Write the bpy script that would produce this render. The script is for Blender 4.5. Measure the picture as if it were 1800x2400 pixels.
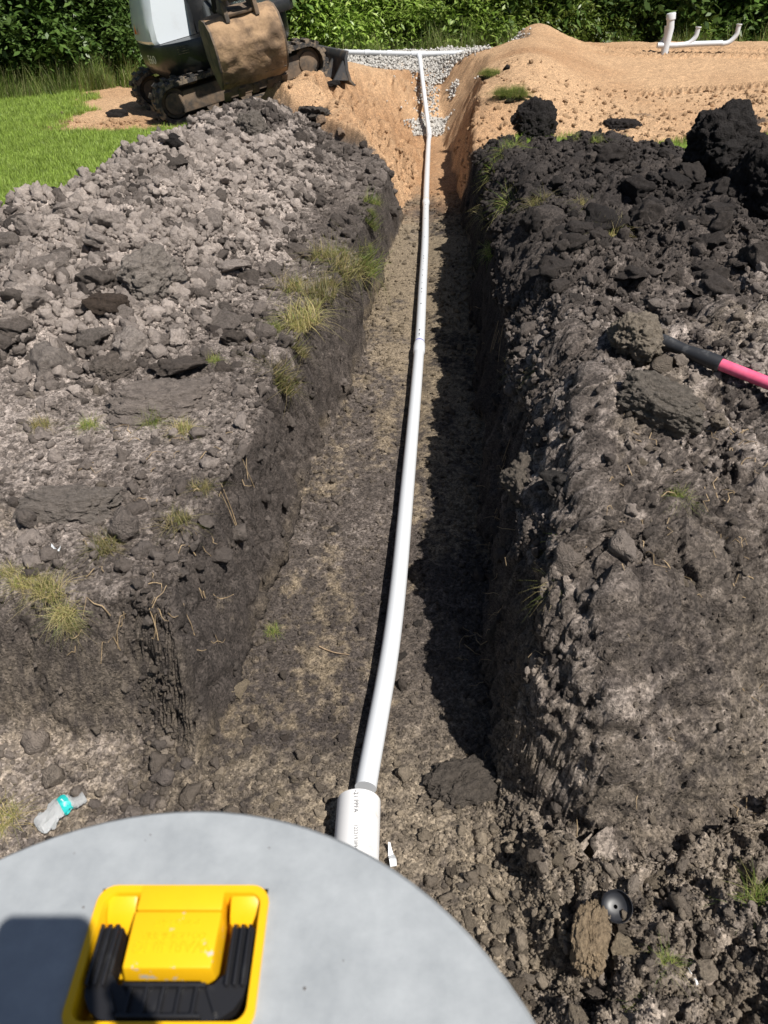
import bpy, bmesh, math, random
import numpy as np
from mathutils import Vector, Matrix, Euler

random.seed(7); RNG = np.random.default_rng(11)
S = bpy.context.scene
COL = S.collection
for o in list(bpy.data.objects): bpy.data.objects.remove(o)

# ------------------------------------------------------------------ camera
CZ = 1.85; PITCH = 36.1
cd = bpy.data.cameras.new('camera'); cam = bpy.data.objects.new('camera', cd); COL.objects.link(cam)
cam.location = (0, 0, CZ); cam.rotation_euler = (math.radians(90 - PITCH), 0, 0)
cd.sensor_fit = 'VERTICAL'; cd.sensor_height = 36; cd.sensor_width = 27; cd.lens = 26
cd.clip_start = 0.02; cd.clip_end = 1500
cd.dof.use_dof = True; cd.dof.focus_distance = 3.6; cd.dof.aperture_fstop = 8.5
S.camera = cam
# ------------------------------------------------------------------ sky, sun, exposure
SUN_EL, SUN_AZ = 58.0, 43.5      # the sun stands behind the camera to the right; shadows fall forward-left
w = bpy.data.worlds.new('World'); S.world = w; w.use_nodes = True
nt = w.node_tree; bg = nt.nodes['Background']
sky = nt.nodes.new('ShaderNodeTexSky'); sky.sky_type = 'NISHITA'; sky.sun_disc = False
sky.sun_elevation = math.radians(SUN_EL); sky.sun_rotation = math.radians(180 - SUN_AZ)
nt.links.new(sky.outputs[0], bg.inputs[0]); bg.inputs[1].default_value = 0.05
sl = bpy.data.lights.new('sun', 'SUN'); sl.energy = 5.0; sl.angle = math.radians(0.53); sl.color = (1.0, 0.955, 0.89)
sun = bpy.data.objects.new('sun', sl); COL.objects.link(sun)
_e, _a = math.radians(SUN_EL), math.radians(SUN_AZ)
sdir = Vector((-math.sin(_a) * math.cos(_e), math.cos(_a) * math.cos(_e), -math.sin(_e)))
sun.rotation_euler = sdir.to_track_quat('-Z', 'Y').to_euler(); sun.location = (6, -6, 12)
S.view_settings.view_transform = 'Standard'; S.view_settings.look = 'None'
S.view_settings.exposure = 0.42; S.view_settings.gamma = 1.0; S.view_settings.use_curve_mapping = False

# ------------------------------------------------------------------ noise
U = np.uint32
def hsh(ix, iy, iz, seed):
    h = (ix.astype(np.int64) * 374761393 + iy.astype(np.int64) * 668265263 + iz.astype(np.int64) * 2147483647 + seed * 974634777) & 0xffffffff
    h = h.astype(U); h ^= h >> U(13); h *= U(1274126177); h ^= h >> U(16); h *= U(2246822519); h ^= h >> U(13)
    return h
def rnd(h, k):
    h = h * U(2654435761 + 2 * k * 7919 & 0xffffffff) ; h ^= h >> U(15); h *= U(2246822519); h ^= h >> U(13)
    return h.astype(np.float32) / np.float32(4294967295.0)
def vnoise(x, y, z, seed=0):
    ix, iy, iz = np.floor(x), np.floor(y), np.floor(z)
    fx, fy, fz = x - ix, y - iy, z - iz
    fx, fy, fz = [f * f * f * (f * (f * 6 - 15) + 10) for f in (fx, fy, fz)]
    r = 0
    for a in (0, 1):
        for b in (0, 1):
            for c in (0, 1):
                r = r + rnd(hsh(ix + a, iy + b, iz + c, seed), 1) * (fx if a else 1 - fx) * (fy if b else 1 - fy) * (fz if c else 1 - fz)
    return r * 2 - 1
def fbm(x, y, z, sc, seed=0, oct=4, g=0.5):
    r = 0; a = 1.0; t = 0
    for i in range(oct):
        r = r + a * vnoise(x * sc + 17.3 * i, y * sc - 9.1 * i, z * sc + 4.7 * i, seed + i); t += a; a *= g; sc *= 2.03
    return r / t
def lumps(x, y, z, size, seed, flat=False):
    """rounded crumbs: the highest of the neighbouring random blobs, and that blob's random value"""
    X, Y = x / size, y / size; Z = np.zeros_like(X) if flat else z / size
    ix, iy, iz = np.floor(X), np.floor(Y), np.floor(Z)
    best = np.zeros_like(X); bid = np.zeros_like(X)
    for a in (-1, 0, 1):
        for b in (-1, 0, 1):
            for c in ((0,) if flat else (-1, 0, 1)):
                h = hsh(ix + a, iy + b, iz + c, seed)
                dx = X - ix - a - rnd(h, 1); dy = Y - iy - b - rnd(h, 2)
                d2 = dx * dx + dy * dy
                if not flat:
                    dz = Z - iz - c - rnd(h, 3); d2 = d2 + dz * dz
                q = rnd(h, 4); r2 = (0.5 + 0.5 * q) ** 2
                v = (1 - d2 / r2) * (0.35 + 0.65 * rnd(h, 5))
                m = v > best
                best = np.where(m, v, best); bid = np.where(m, q, bid)
    return np.sqrt(best), bid
def sst(a, b, x):
    t = np.clip((x - a) / (b - a), 0, 1); return t * t * (3 - 2 * t)
def itp(x, tab):
    return np.interp(x, [t[0] for t in tab], [t[1] for t in tab])

# ------------------------------------------------------------------ shape of the land (metres; z = 0 is the trench floor)
XLB = [(0.9, -0.62), (1.6, -0.475), (2.6, -0.34), (3.6, -0.21), (4.7, -0.09), (6.75, 0.125), (7.9, 0.236), (9, 0.36), (11, 0.45), (14, 0.5)]
XRB = [(1.24, 0.30), (2, 0.363), (2.9, 0.466), (3.9, 0.548), (5.3, 0.659), (7.05, 0.73), (8.5, 0.78), (10, 0.80), (11.5, 0.84)]
SLL = [(1.4, 6.5), (1.85, 6), (2.3, 5), (3, 4.2), (4.2, 6.5), (6.4, 6.5), (6.9, 4), (7.4, 1.9), (8.0, 1.1), (9.2, 0.78), (11, 0.72), (12, 0.8)]
SLR = [(1.2, 6), (6, 9), (8, 6), (9, 3.5), (10, 2.2), (11, 1.7), (12.4, 1.1)]
FLZ = [(-5, 0.0), (8, 0.0), (10.7, 0.04), (11.15, 0.07), (11.8, 0.20), (12.25, 0.42), (12.6, 0.60), (12.85, 0.77), (13.0, 0.79), (30, 0.79)]
CREST = [(2.4, -2.7), (4.0, -2.15), (4.35, -1.72), (5.25, -1.62), (6.1, -1.6), (7.2, -1.4), (8.7, -1.0), (9.5, -0.9)]
AHL = [(1.45, 0.0), (2.3, 0.03), (2.9, 0.15), (3.6, 0.24), (5, 0.23), (6, 0.20), (7, 0.19), (8, 0.20), (8.6, 0.14), (9.2, 0.0)]
AHR = [(1.2, 0.25), (2.0, 0.27), (3, 0.29), (4.5, 0.27), (5.8, 0.20), (6.6, 0.13), (7.2, 0.03), (7.6, 0.0)]
XOR = [(4.8, 4.2), (5.4, 3.1), (6.0, 2.75), (7, 2.35)]
YBR = [(0.25, 1.16), (0.40, 1.02), (0.56, 0.93), (0.8, 0.99), (1.0, 1.06), (1.6, 1.12)]
YTOE = [(0.6, 7.3), (1.2, 7.9), (1.6, 8.05), (1.9, 7.9), (2.6, 7.75), (3, 7.95), (3.8, 8.2), (12, 8.6)]
YSL = [(-4, 8.8), (-2.5, 8.75), (-1.5, 9.05), (-0.9, 8.5), (-0.5, 8.0), (0.1, 7.35), (0.5, 7.5)]
MC = Vector((-1.85, 10.2, 0.63)); MYAW, MTILT = 25.0, 12.0        # the excavator's standing place

def land(x, y):
    """returns base height and masks"""
    n1 = fbm(x, y, x * 0, 0.9, 3, 3); n2 = fbm(x, y, x * 0, 3.1, 9, 3)
    grade = 0.5 - 0.07 * sst(5, 11, y) * sst(-1.5, -3, x) + 0.02 * n1
    # heaps
    xlb = itp(y, XLB); xc = itp(y, CREST) + 0.16 * n2; xl = xlb - 0.5 / itp(y, SLL)
    up = sst(0, 1, (xl - 0.08 - x) / np.maximum(xl - xc, 0.2)); dn = 1 - sst(0.0, 0.5, xc - x)
    hl = itp(y, AHL) * up * dn * (1 + 0.35 * n2)
    shd = itp(y, [(2.5, .62), (2.8, .45), (3.4, .30), (4.35, .2), (6, .1)]); crumbz = sst(0, .16, xl - shd - x + .12 * n2) * sst(2.5, 2.95, y + .3 * n2 - .25 * sst(-1.0, -2.0, x))
    xrb = itp(y, XRB); xr = xrb + 0.05
    hr = itp(y + 0.12 * n2, AHR) * sst(-0.05, 0.22, x - xr) * (1 - sst(-0.3, 0.35, x - itp(y, XOR) + 0.25 * n1)) * (1 + 0.4 * n2)
    left = x < 0.5 * (xlb + xrb)
    surf = grade + np.where(left, hl, hr)
    heap = np.where(left, np.clip(hl / 0.10, 0, 1) * crumbz, np.clip(hr / 0.10, 0, 1))
    # sand on the right: graded bed rising away, ridge by the cut
    ytoe = itp(x, YTOE) + 0.16 * n2
    d = y - ytoe
    sr = 0.46 + itp(d, [(-0.3, 0), (0, 0.05), (0.6, 0.12), (5.6, 0.47), (6.2, 0.46), (8.5, 0.0)])
    rx = itp(y, [(8, 1.30), (10, 1.65), (13.5, 2.35)])
    sr = sr + itp(y, [(7.6, 0.05), (8.6, 0.27), (10, 0.36), (12.5, 0.24), (13.5, 0.08), (15, 0)]) * np.exp(-((x - rx) / itp(y, [(8, .55), (13, .8)])) ** 2) * sst(-0.2, 0.5, d)
    sr = sr + 0.22 * np.exp(-(((x - 2.42) / 0.42) ** 2 + ((y - 13.8) / 0.7) ** 2))
    msr = sst(-0.05, 0.12, d) * (x > 0.5 * (xlb + xrb)) * (1 - sst(15.5, 17, y))
    # sand on the left
    ysl = itp(x, YSL) + 0.10 * n2
    al = (x - MC.x) * math.cos(math.radians(MYAW)) + (y - MC.y) * math.sin(math.radians(MYAW))
    pl = MC.z - 0.01 + np.clip(al, -1.15, 1.0) * math.tan(math.radians(MTILT))
    sl_ = 0.42 + (pl - 0.42) * sst(-3.1, -2.1, x)
    sl_ = np.where(x > -0.6, sl_ - 0.1 * sst(-0.6, 0.1, x), sl_)
    bump = 0.50 * np.exp(-(((x + 0.72) / 0.42) ** 2 + ((y - 9.35) / 0.45) ** 2)) + 0.40 * np.exp(-(((x + 1.15) / 0.52) ** 2 + ((y - 8.75) / 0.42) ** 2))
    sl_ = np.maximum(sl_, 0.48 + bump)
    sl_ = sl_ * (1 - sst(12.2, 13.5, y)) + 0.45 * sst(12.2, 13.5, y)
    apron = sst(-4.2, -3.5, x + 0.25 * n2 + 0.1 * (y - 9.5) ** 2)
    msl = sst(-0.05, 0.1, y - ysl) * apron * (x <= 0.5 * (xlb + xrb)) * (1 - sst(12.6, 13.4, y))
    sand = np.maximum(msr, msl)
    surf = np.where(msr > 0, surf * (1 - msr) + np.maximum(sr, surf * (1 - sst(0, .6, d))) * msr, surf)
    surf = np.where(msl > 0, surf * (1 - msl) + np.maximum(sl_, surf * (1 - sst(0, .5, y - ysl))) * msl, surf)
    # gravel bed behind the cut
    mg = sst(12.55, 12.9, y) * (1 - sst(14.2, 15.0, y)) * sst(-1.0, -0.7, x + 0.1 * n2) * (1 - sst(1.9, 2.2, x + 0.1 * n2))
    surf = surf * (1 - mg) + (0.79 + 0.03 * n2) * mg
    # the wide pit round the tank in front
    wyl = sst(1.36, 1.48, y + 0.06 * n2 + 0.10 * sst(-0.7, -0.45, x))
    yb = itp(x, YBR) + 0.06 * n1 + 0.015 * n2
    wyr = 0.72 * sst(0.0, 0.42, y - yb) + 0.28 * sst(0.25, 0.95, y - yb)
    gd = ((x - .33) * .72 + (y - 1.22) * .69) + .02 * n2
    gul = 0.13 * sst(-.015, .03, gd) * (1 - sst(.05, .42, gd)) * sst(.28, .36, x) * (1 - sst(1.5, 1.9, y)) * sst(.9, 1.05, y)
    pitz = 0.015 * n2 + 0.010 * n1 + (0.02 + 0.05 * n1) * sst(0.25, 0.5, np.abs(x - 0.05)) + 0.12 * sst(-0.9, -1.5, x) + 0.10 * sst(0.45, 1.1, x)
    wl = np.where(y < 3, wyl, 1.0); wr = np.where(y < 3, wyr, 1.0)
    wside = np.where(left, wl, wr)
    surf = pitz + (surf - pitz) * wside + np.where(left, 0, gul * sst(0, .25, wside))
    # behind the camera the ground comes back up
    back = sst(-0.25, -0.9, y)
    surf = surf * (1 - back) + (0.30 + 0.05 * n1) * back
    # trench cut
    fl = itp(y, FLZ) + 0.015 * n2 + 0.010 * n1
    wob = (0.055 * fbm(x * 0, y, x * 0, 2.2, 21, 2) + 0.085 / itp(y, SLL) * fbm(x * 1.3, y, x * 0, 9, 23, 3)) * (1 + sst(7.5, 9, y))
    wob2 = 0.055 * fbm(x * 0, y, x * 0, 2.3, 31, 2) + 0.02 * fbm(x * 1.3, y, x * 0, 9, 35, 3)
    cl = (xlb + wob - x) * itp(y, SLL); cr = (x - xrb - wob2) * itp(y, SLR)
    cut = fl + np.maximum(0, np.maximum(cl, cr))
    intr = (y > 1.0) & (y < 12.95)
    kk = np.where(left, 0.03, 0.07)
    hh_ = np.clip(0.5 + 0.5 * (cut - surf) / kk, 0, 1)
    smn = cut * (1 - hh_) + surf * hh_ - kk * hh_ * (1 - hh_) * (np.maximum(cl, cr) > 0) * sst(0, .2, surf - fl)
    z = np.where(intr, smn, surf)
    wall = np.where(intr & (cut < surf + 0.02) & (np.maximum(cl, cr) > 0.015), 1.0, 0.0)
    floor = np.where(intr & (np.maximum(cl, cr) <= 0.015) , 1.0, 0.0) * sst(1.0, 1.5, y)
    pit = (1 - wside) * (y < 2.2) * (y > -0.9)
    lawn = (1 - np.where(left, np.clip(hl / 0.12, 0, 1), heap)) * (1 - sand) * (1 - floor) * (1 - wall) * np.where(left, sst(0.2, 0.6, xc - 0.05 - x), sst(-0.1, 0.3, x - itp(y, XOR)) + sst(7.0, 7.3, y)) 
    lawn = np.clip(lawn, 0, 1) * (y > 2.6) * (1 - mg) * np.where((y < 13) & (x > xlb - .3) & (x < xrb + .3), 0, 1)
    # distance band beyond everything: woodland floor
    return z, dict(heap=heap, sand=np.clip(sand, 0, 1), wall=wall, floor=floor, pit=pit, lawn=lawn, gravel=mg, left=left, n1=n1, n2=n2, xlb=xlb, xrb=xrb, d=d, wside=wside)

# fan-shaped grid: cells grow with distance from the working area
rows = [0.42]
while rows[-1] < 15.0: rows.append(rows[-1] + 0.0029 * math.sqrt(rows[-1] ** 2 + 1.75 ** 2))
st = rows[-1] - rows[-2]
while rows[-1] < 420: st *= 1.13; rows.append(rows[-1] + st)
pre = [0.42]; st = 0.012
while pre[-1] > -250: st *= 1.16; pre.append(pre[-1] - st)
rows = np.array(pre[:0:-1] + rows)
NC = 760
fx = np.concatenate([-np.geomspace(400, 9, 90), np.linspace(-8.95, 8.95, 4200), np.geomspace(9, 400, 90)])
GX = np.empty((len(rows), NC), np.float64)
for i, y in enumerate(rows):
    yy = abs(y); d = math.sqrt(min(yy, 30) ** 2 + 1.5 ** 2)
    half = 0.519 * (0.81 * min(max(y, 0.4), 20) + 0.85) + 0.45
    cell = 0.0023 * d + 0.05 * np.maximum(0, np.abs(fx) - half)
    rho = 1 / cell
    for xw in (np.interp(y, *zip(*XLB)) - 0.07, np.interp(y, *zip(*XRB)) + 0.03):
        rho = rho * (1 + 2.2 * np.exp(-((fx - xw) / 0.10) ** 2) * (1 if y < 9 else 0.0) * (1 if y > 1 else 0.3))
    c = np.concatenate([[0], np.cumsum(0.5 * (rho[1:] + rho[:-1]) * np.diff(fx))]); c /= c[-1]
    GX[i] = np.interp(np.linspace(0, 1, NC), c, fx)
# smooth the column positions along the rows so that cells stay regular
for k in range(3): GX[1:-1] = 0.25 * GX[:-2] + 0.5 * GX[1:-1] + 0.25 * GX[2:]
NR = len(rows)
GY = np.repeat(rows[:, None], NC, 1)
x, y = GX.ravel(), GY.ravel()
z, M = land(x, y)
def normals(X, Y, Z):
    P = np.stack([X, Y, Z], -1).reshape(NR, NC, 3)
    du = np.gradient(P, axis=1); dv = np.gradient(P, axis=0)
    n = np.cross(du, dv); n /= np.maximum(np.linalg.norm(n, axis=2, keepdims=True), 1e-9)
    return n.reshape(-1, 3)
N0 = normals(x, y, z)
inf = (y > 0.2) & (y < 16) & (np.abs(x) < 0.519 * (0.81 * y + 0.85) + 1.1)
I = np.where(inf)[0]
px, py, pz = x[I], y[I], z[I]
m = {k: (v[I] if isinstance(v, np.ndarray) else v) for k, v in M.items()}
# irregular clods: warp the lookup, then stack sizes
wx = 0.085 * fbm(px, py, pz, 9, 41, 4, .65); wy = 0.085 * fbm(px, py, pz, 9, 47, 4, .65); wz = 0.085 * fbm(px, py, pz, 9, 53, 4, .65)
qx, qy, qz = px + wx, py + wy, pz + wz
L1, i1 = lumps(qx, qy, qz, 0.30, 1, True)
L2, i2 = lumps(qx, qy, qz, 0.125, 2, True)
L3, i3 = lumps(qx, qy, qz, 0.05, 3)
L4, i4 = lumps(px + wx * .4, py + wy * .4, pz + wz * .4, 0.021, 4)
nr_ = np.where(py < 4.2)[0]; L5 = np.zeros_like(L4); i5 = np.full_like(L4, .5)
L5[nr_], i5[nr_] = lumps(px[nr_] + wx[nr_] * .25, py[nr_] + wy[nr_] * .25, pz[nr_] + wz[nr_] * .25, 0.0095, 5)
f1 = fbm(px, py, pz, 26, 61, 4, 0.6)
dens = np.clip(0.55 + 1.3 * fbm(px, py, px * 0, 1.4, 71, 3), 0.05, 1)       # where the soil is crumbly, where compact
earth = (1 - m['sand'] * (1 - m['floor'] * (py < 8.2))) * (1 - m['lawn']) * (1 - m['gravel'])
hp = m['heap'] * earth
rough = np.clip(0.30 + 0.55 * hp * (0.5 + 0.7 * dens) - 0.22 * m['floor'], 0.05, 1) * earth
lefthard = np.where(m['left'] & (py < 3.0), 1 - sst(2.2, 3.0, py), 0)
rough *= (1 - 0.55 * lefthard)
pitr = m['pit'] * sst(0.05, 0.35, px) * sst(1.15, 0.9, py)                            # rubble at bottom right
scr = np.where((~m['left']) & (py < 1.9), sst(1.9, 1.45, py + .1 * m['n2']) * sst(.44, .72, px + .1 * m['n2']) * sst(0.02, .12, m['wside']), 0) # scraped face
rough = np.clip(rough + 0.28 * pitr - 0.28 * scr, 0.05, 1) * earth
flatn = 1 - 0.8 * m['floor']
notwall = 1 - m['wall']
nzf = np.clip(N0[I][:, 2] * 1.25 - .2, 0.1, 1) ** 1.5
rough *= 1 - .75 * m['wall']
disp = rough * (nzf * np.where(m['left'], .125, .085) * L1 * hp * (0.4 + 0.8 * i1) + nzf * 0.065 * L2 * (0.35 + 0.8 * dens) * flatn * notwall + 0.032 * L3 * (0.4 + 0.7 * i2) + 0.013 * L4 + 0.0065 * L5) + earth * 0.0022 * L5 * (L4 > .2)
disp += earth * (0.013 * f1 * (0.35 + rough) + 0.05 * hp * rough * np.abs(fbm(px, py, pz, 5, 65, 4, .6)))
crk = np.exp(-(fbm(px, py, pz, 3.6, 201, 4, .6) / .055) ** 2); crk2 = np.exp(-(fbm(px + wx, py + wy, pz, 9.5, 205, 3, .6) / .07) ** 2)
disp -= nzf * hp * (0.030 * crk + 0.018 * crk2) * np.clip(rough * 1.5, 0, 1)
disp -= (1 - hp) * earth * (1 - m['floor']) * (1 - .7 * scr) * (0.018 * crk * sst(.1, .4, fbm(px, py, px * 0, 1.9, 207, 2)) + .006 * crk2)
rb = np.where((~m['left']) & (py > 2.6), sst(2.6, 4, py), 0) * hp
disp += rb * (1 - .4 * sst(5, 6.5, py)) * (0.07 * fbm(px, py, pz, 3.2, 211, 3) + 0.045 * np.abs(fbm(px, py, pz, 8, 213, 4, .6)))
# torn wall faces: vertical streaks and little ledges
streak = fbm(px * 0.6, py * 1.0, pz * 0.07, 26, 81, 4, 0.65)
disp += m['wall'] * earth * (0.040 * streak * np.where(m['left'], sst(1.6, 2.0, py), 1) + 0.045 * fbm(px, py, pz * .5, 5, 85, 3) + 0.007 * L3 + 0.004 * L4)
# sand: slumps, grains, drag marks and tyre treads
sg = m['sand'] * (1 - m['floor'] * 0.3)
disp += sg * (0.020 * fbm(px, py, px * 0, 2.3, 91, 4) + 0.012 * fbm(px, py, px * 0, 14, 93, 3) + 0.012 * L3 * (dens > 0.55) * (m['d'] < 3) + 0.006 * L4 + .03 * np.where(m['d'] < 2.5, np.abs(fbm(px, py, pz, 5, 97, 4, .6)), 0))
flatbed = sg * sst(2.5, 3.6, px - 0.12 * (py - 8)) * sst(0.5, 1.2, m['d'])
disp -= flatbed * 0.010 * fbm(px * 0.35 + py * 0.1, py * 2.4, px * 0, 3.0, 95, 3)
def tread(ax, ay, bx, by, half, pitch, amp):
    L = math.hypot(bx - ax, by - ay); ux, uy = (bx - ax) / L, (by - ay) / L
    s = (px - ax) * ux + (py - ay) * uy; t = -(px - ax) * uy + (py - ay) * ux
    k = (s > 0) & (s < L) & (np.abs(t) < half)
    edge = np.clip((half - np.abs(t)) / 0.05, 0, 1) * np.clip(np.minimum(s, L - s) / 0.3, 0, 1)
    saw = np.abs(((s + 0.8 * np.abs(t)) / pitch) % 1 - 0.5) * 2
    return np.where(k, edge * amp * (saw - 0.6), 0)
disp += tread(2.9, 12.75, 7.5, 12.95, 0.22, 0.13, 0.085)
disp += tread(3.0, 13.3, 7.5, 13.5, 0.2, 0.13, 0.065)
disp += tread(2.75, 9.9, 6.5, 11.3, 0.17, 0.13, 0.085)
disp += tread(3.6, 8.6, 6.5, 9.2, 0.17, 0.13, 0.02)
# keep the bed of the pipe clear
PIPE = [(-0.058, 1.0), (-0.05, 1.185), (0.032, 1.80), (0.101, 2.645), (0.204, 4.04), (0.275, 5.2), (0.339, 6.26), (0.43, 8.0), (0.558, 10.25), (0.60, 10.85)]
pxc = np.interp(py, [p[1] for p in PIPE], [p[0] for p in PIPE])
near = np.exp(-((px - pxc) / 0.07) ** 2) * (py < 11)
disp *= 1 - 0.75 * near
N = N0[I]
x = x.copy(); y = y.copy(); z = z.copy()
x[I] += N[:, 0] * disp; y[I] += N[:, 1] * disp; z[I] += N[:, 2] * disp - 0.012 * near * m['floor']

# ---- base colours (dry, moist, sandy soil, plus painted shade on the left pit wall)
def C(*v): return np.array(v, np.float32)
DARK, MID, DRY, TAN, SAND, DAMP = C(.024, .0205, .0195), C(.092, .076, .066), C(.34, .29, .257), C(.27, .213, .142), C(.43, .28, .163), C(.31, .18, .095)
LAWN, WOOD, BUFF = C(.13, .17, .035), C(.05, .055, .025), C(.30, .245, .178)
cols = np.tile(WOOD, (len(x), 1)).astype(np.float32)
lw = M['lawn'][:, None]; cols = cols * (1 - lw) + LAWN * lw
near_soil = ((1 - sst(3.0, 4.2, np.hypot(x, y * .75)))) * (1 - M['lawn']); near_soil = np.maximum(near_soil, M['heap'] * (1 - M['lawn']))[:, None]
cols = cols * (1 - near_soil) + MID * (1 + .5 * fbm(x, y, z, 6, 103, 4, .7))[:, None] * near_soil
far_lawn = (sst(3.0, 4.2, np.hypot(x, y * .75)) * (1 - M['heap']) * (y < 10))[:, None]; cols = cols * (1 - far_lawn) + LAWN * .8 * far_lawn
cols = cols * (1 - M['sand'][:, None]) + SAND * M['sand'][:, None]
cols = cols.astype(np.float32); cc = cols[I]
def mixc(a, b, t): return a * (1 - t[:, None]) + b * t[:, None]
big = fbm(px, py, px * 0, 0.75, 101, 3); med = fbm(px, py, pz, 5, 105, 3); fine = fbm(px, py, pz, 40, 109, 3, .7)
dry = np.where(m['left'],
      (0.30 - .3 * sst(5.8, 7.5, py)) * hp + 0.30 + 0.42 * big + 0.17 * lefthard * (1 - m['wall']),
      0.31 * (1 - sst(2.2, 4.6, py)) + 0.13 + 0.14 * big)
hpc = hp * np.where(m['left'], 1, .35)
dry = dry + np.where(m['left'], .25, .12) * med + 0.55 * (i3 - 0.5) * (0.3 + hpc) + 0.45 * (i4 - .5) * (.3 + hpc) + 0.30 * (i5 - .5) + 0.55 * (i2 - .5) * hpc + 0.15 * fine
dry = np.where(m['left'], .5 + (dry - .5) * (1 + .8 * hp), dry * (1 - 0.6 * sst(2.6, 4.0, py)))
lface = np.where(m['left'] & (py < 2), 4 * m['wside'] * (1 - m['wside']), 0)  # left pit wall's shade and dark smear, painted in as a lower dry value
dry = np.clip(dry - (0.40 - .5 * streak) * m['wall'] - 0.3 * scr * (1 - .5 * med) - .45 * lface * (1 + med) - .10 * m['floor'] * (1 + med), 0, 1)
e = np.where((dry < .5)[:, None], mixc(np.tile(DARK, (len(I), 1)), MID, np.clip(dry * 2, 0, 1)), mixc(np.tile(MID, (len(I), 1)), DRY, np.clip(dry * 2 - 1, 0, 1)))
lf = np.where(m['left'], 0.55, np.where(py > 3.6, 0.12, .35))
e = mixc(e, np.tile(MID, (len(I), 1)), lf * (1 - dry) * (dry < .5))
tanf = m['floor'] * sst(.12, .8, (0.30 + 0.42 * sst(4.1, 5.0, py) * sst(7.4, 6.3, py) + 0.12 * sst(2.6, 3.2, py) + 0.7 * fbm(px * 1.6, py * .7, px * 0, 1.7, 121, 4) + 0.75 * fbm(px * 1.5, py * .8, px * 0, 6, 123, 4, .65) + 0.7 * fine - .18 * (py < 2.4) + 0.25 * sst(4.5, 5.6, py) - 0.6 * sst(-.05, -.3, px - pxc + .1) * (py < 4.5) * .5))
tanp = np.clip(m['pit'] * (0.38 + 0.8 * fbm(px, py, px * 0, 3.2, 131, 4) + 0.6 * fine + 0.4 * (i4 - .5)) * (1 - .35 * sst(.2, .5, px)), 0, 1)
e = mixc(e, np.tile(TAN, (len(I), 1)), 0.62 * tanf); e = mixc(e, np.tile(BUFF, (len(I), 1)), 0.75 * tanp)
# tan seam at the foot of the left wall, buff clods near the pit corner
hz = pz - itp(py, FLZ)
seam = m['wall'] * m['left'] * np.exp(-((hz - 0.06 - 0.02 * med) / 0.035) ** 2) * (py < 8)
e = mixc(e, np.tile(TAN * 0.62, (len(I), 1)), 0.6 * seam * sst(-.5, .2, fbm(px, py, pz, 2.2, 145, 3)))
buff = np.clip(sst(0.25, 0.6, fbm(px, py, pz, 3.3, 141, 3) + 0.5 * fine), 0, 1) * np.where(m['left'], sst(2.0, 1.55, py), sst(3.3, 2.4, py) * .28) * (1 - m['floor']) * (1 - 0.7 * scr)
e = mixc(e, np.tile(BUFF, (len(I), 1)), 0.75 * buff)
sc_ = np.clip(0.25 + 0.9 * fbm(px, py, pz, 1.1, 151, 4) + 0.35 * fine + 0.4 * m['wall'] * (m['left']) + .7 * m['floor'] * (py < 11.2), 0, 1)
sc_ = np.where(m['left'], sc_, sc_ * (1 - .6 * flatbed))
snd = mixc(np.tile(SAND, (len(I), 1)), DAMP, sc_)
sandm = np.maximum(m['sand'] * (1 - m['floor'] * (py < 11)), np.where((py > 6.6) & (py < 12.95), np.maximum(m['wall'] * np.where(m['left'], sst(6.9, 7.6, py + .15 * m['n2'] + .2 * med), sst(8.3, 9.3, py + .2 * m['n2'])), m['floor'] * sst(6.9, 8.9, py + .7 * med + .4 * m['n2'])), 0))
e = mixc(e, snd, np.clip(sandm * (1 + .3 * fine), 0, 1))
dk = sandm * sst(0.42, 0.6, fbm(px, py, px * 0, 2.6, 161, 3) + 0.35 * fine) * (m['d'] < 1.2) * (~m['left'])
e = mixc(e, np.tile(DARK * 1.6, (len(I), 1)), 0.9 * dk)
sods = sandm * 0
e = mixc(e, np.tile(LAWN, (len(I), 1)), m['lawn'])
e = mixc(e, np.tile(C(.50, .47, .42), (len(I), 1)), m['gravel'])
e *= (1 + 0.22 * (i4 - 0.5) + 0.12 * fine)[:, None]
cols[I] = np.clip(e, 0.004, 0.9)

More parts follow.
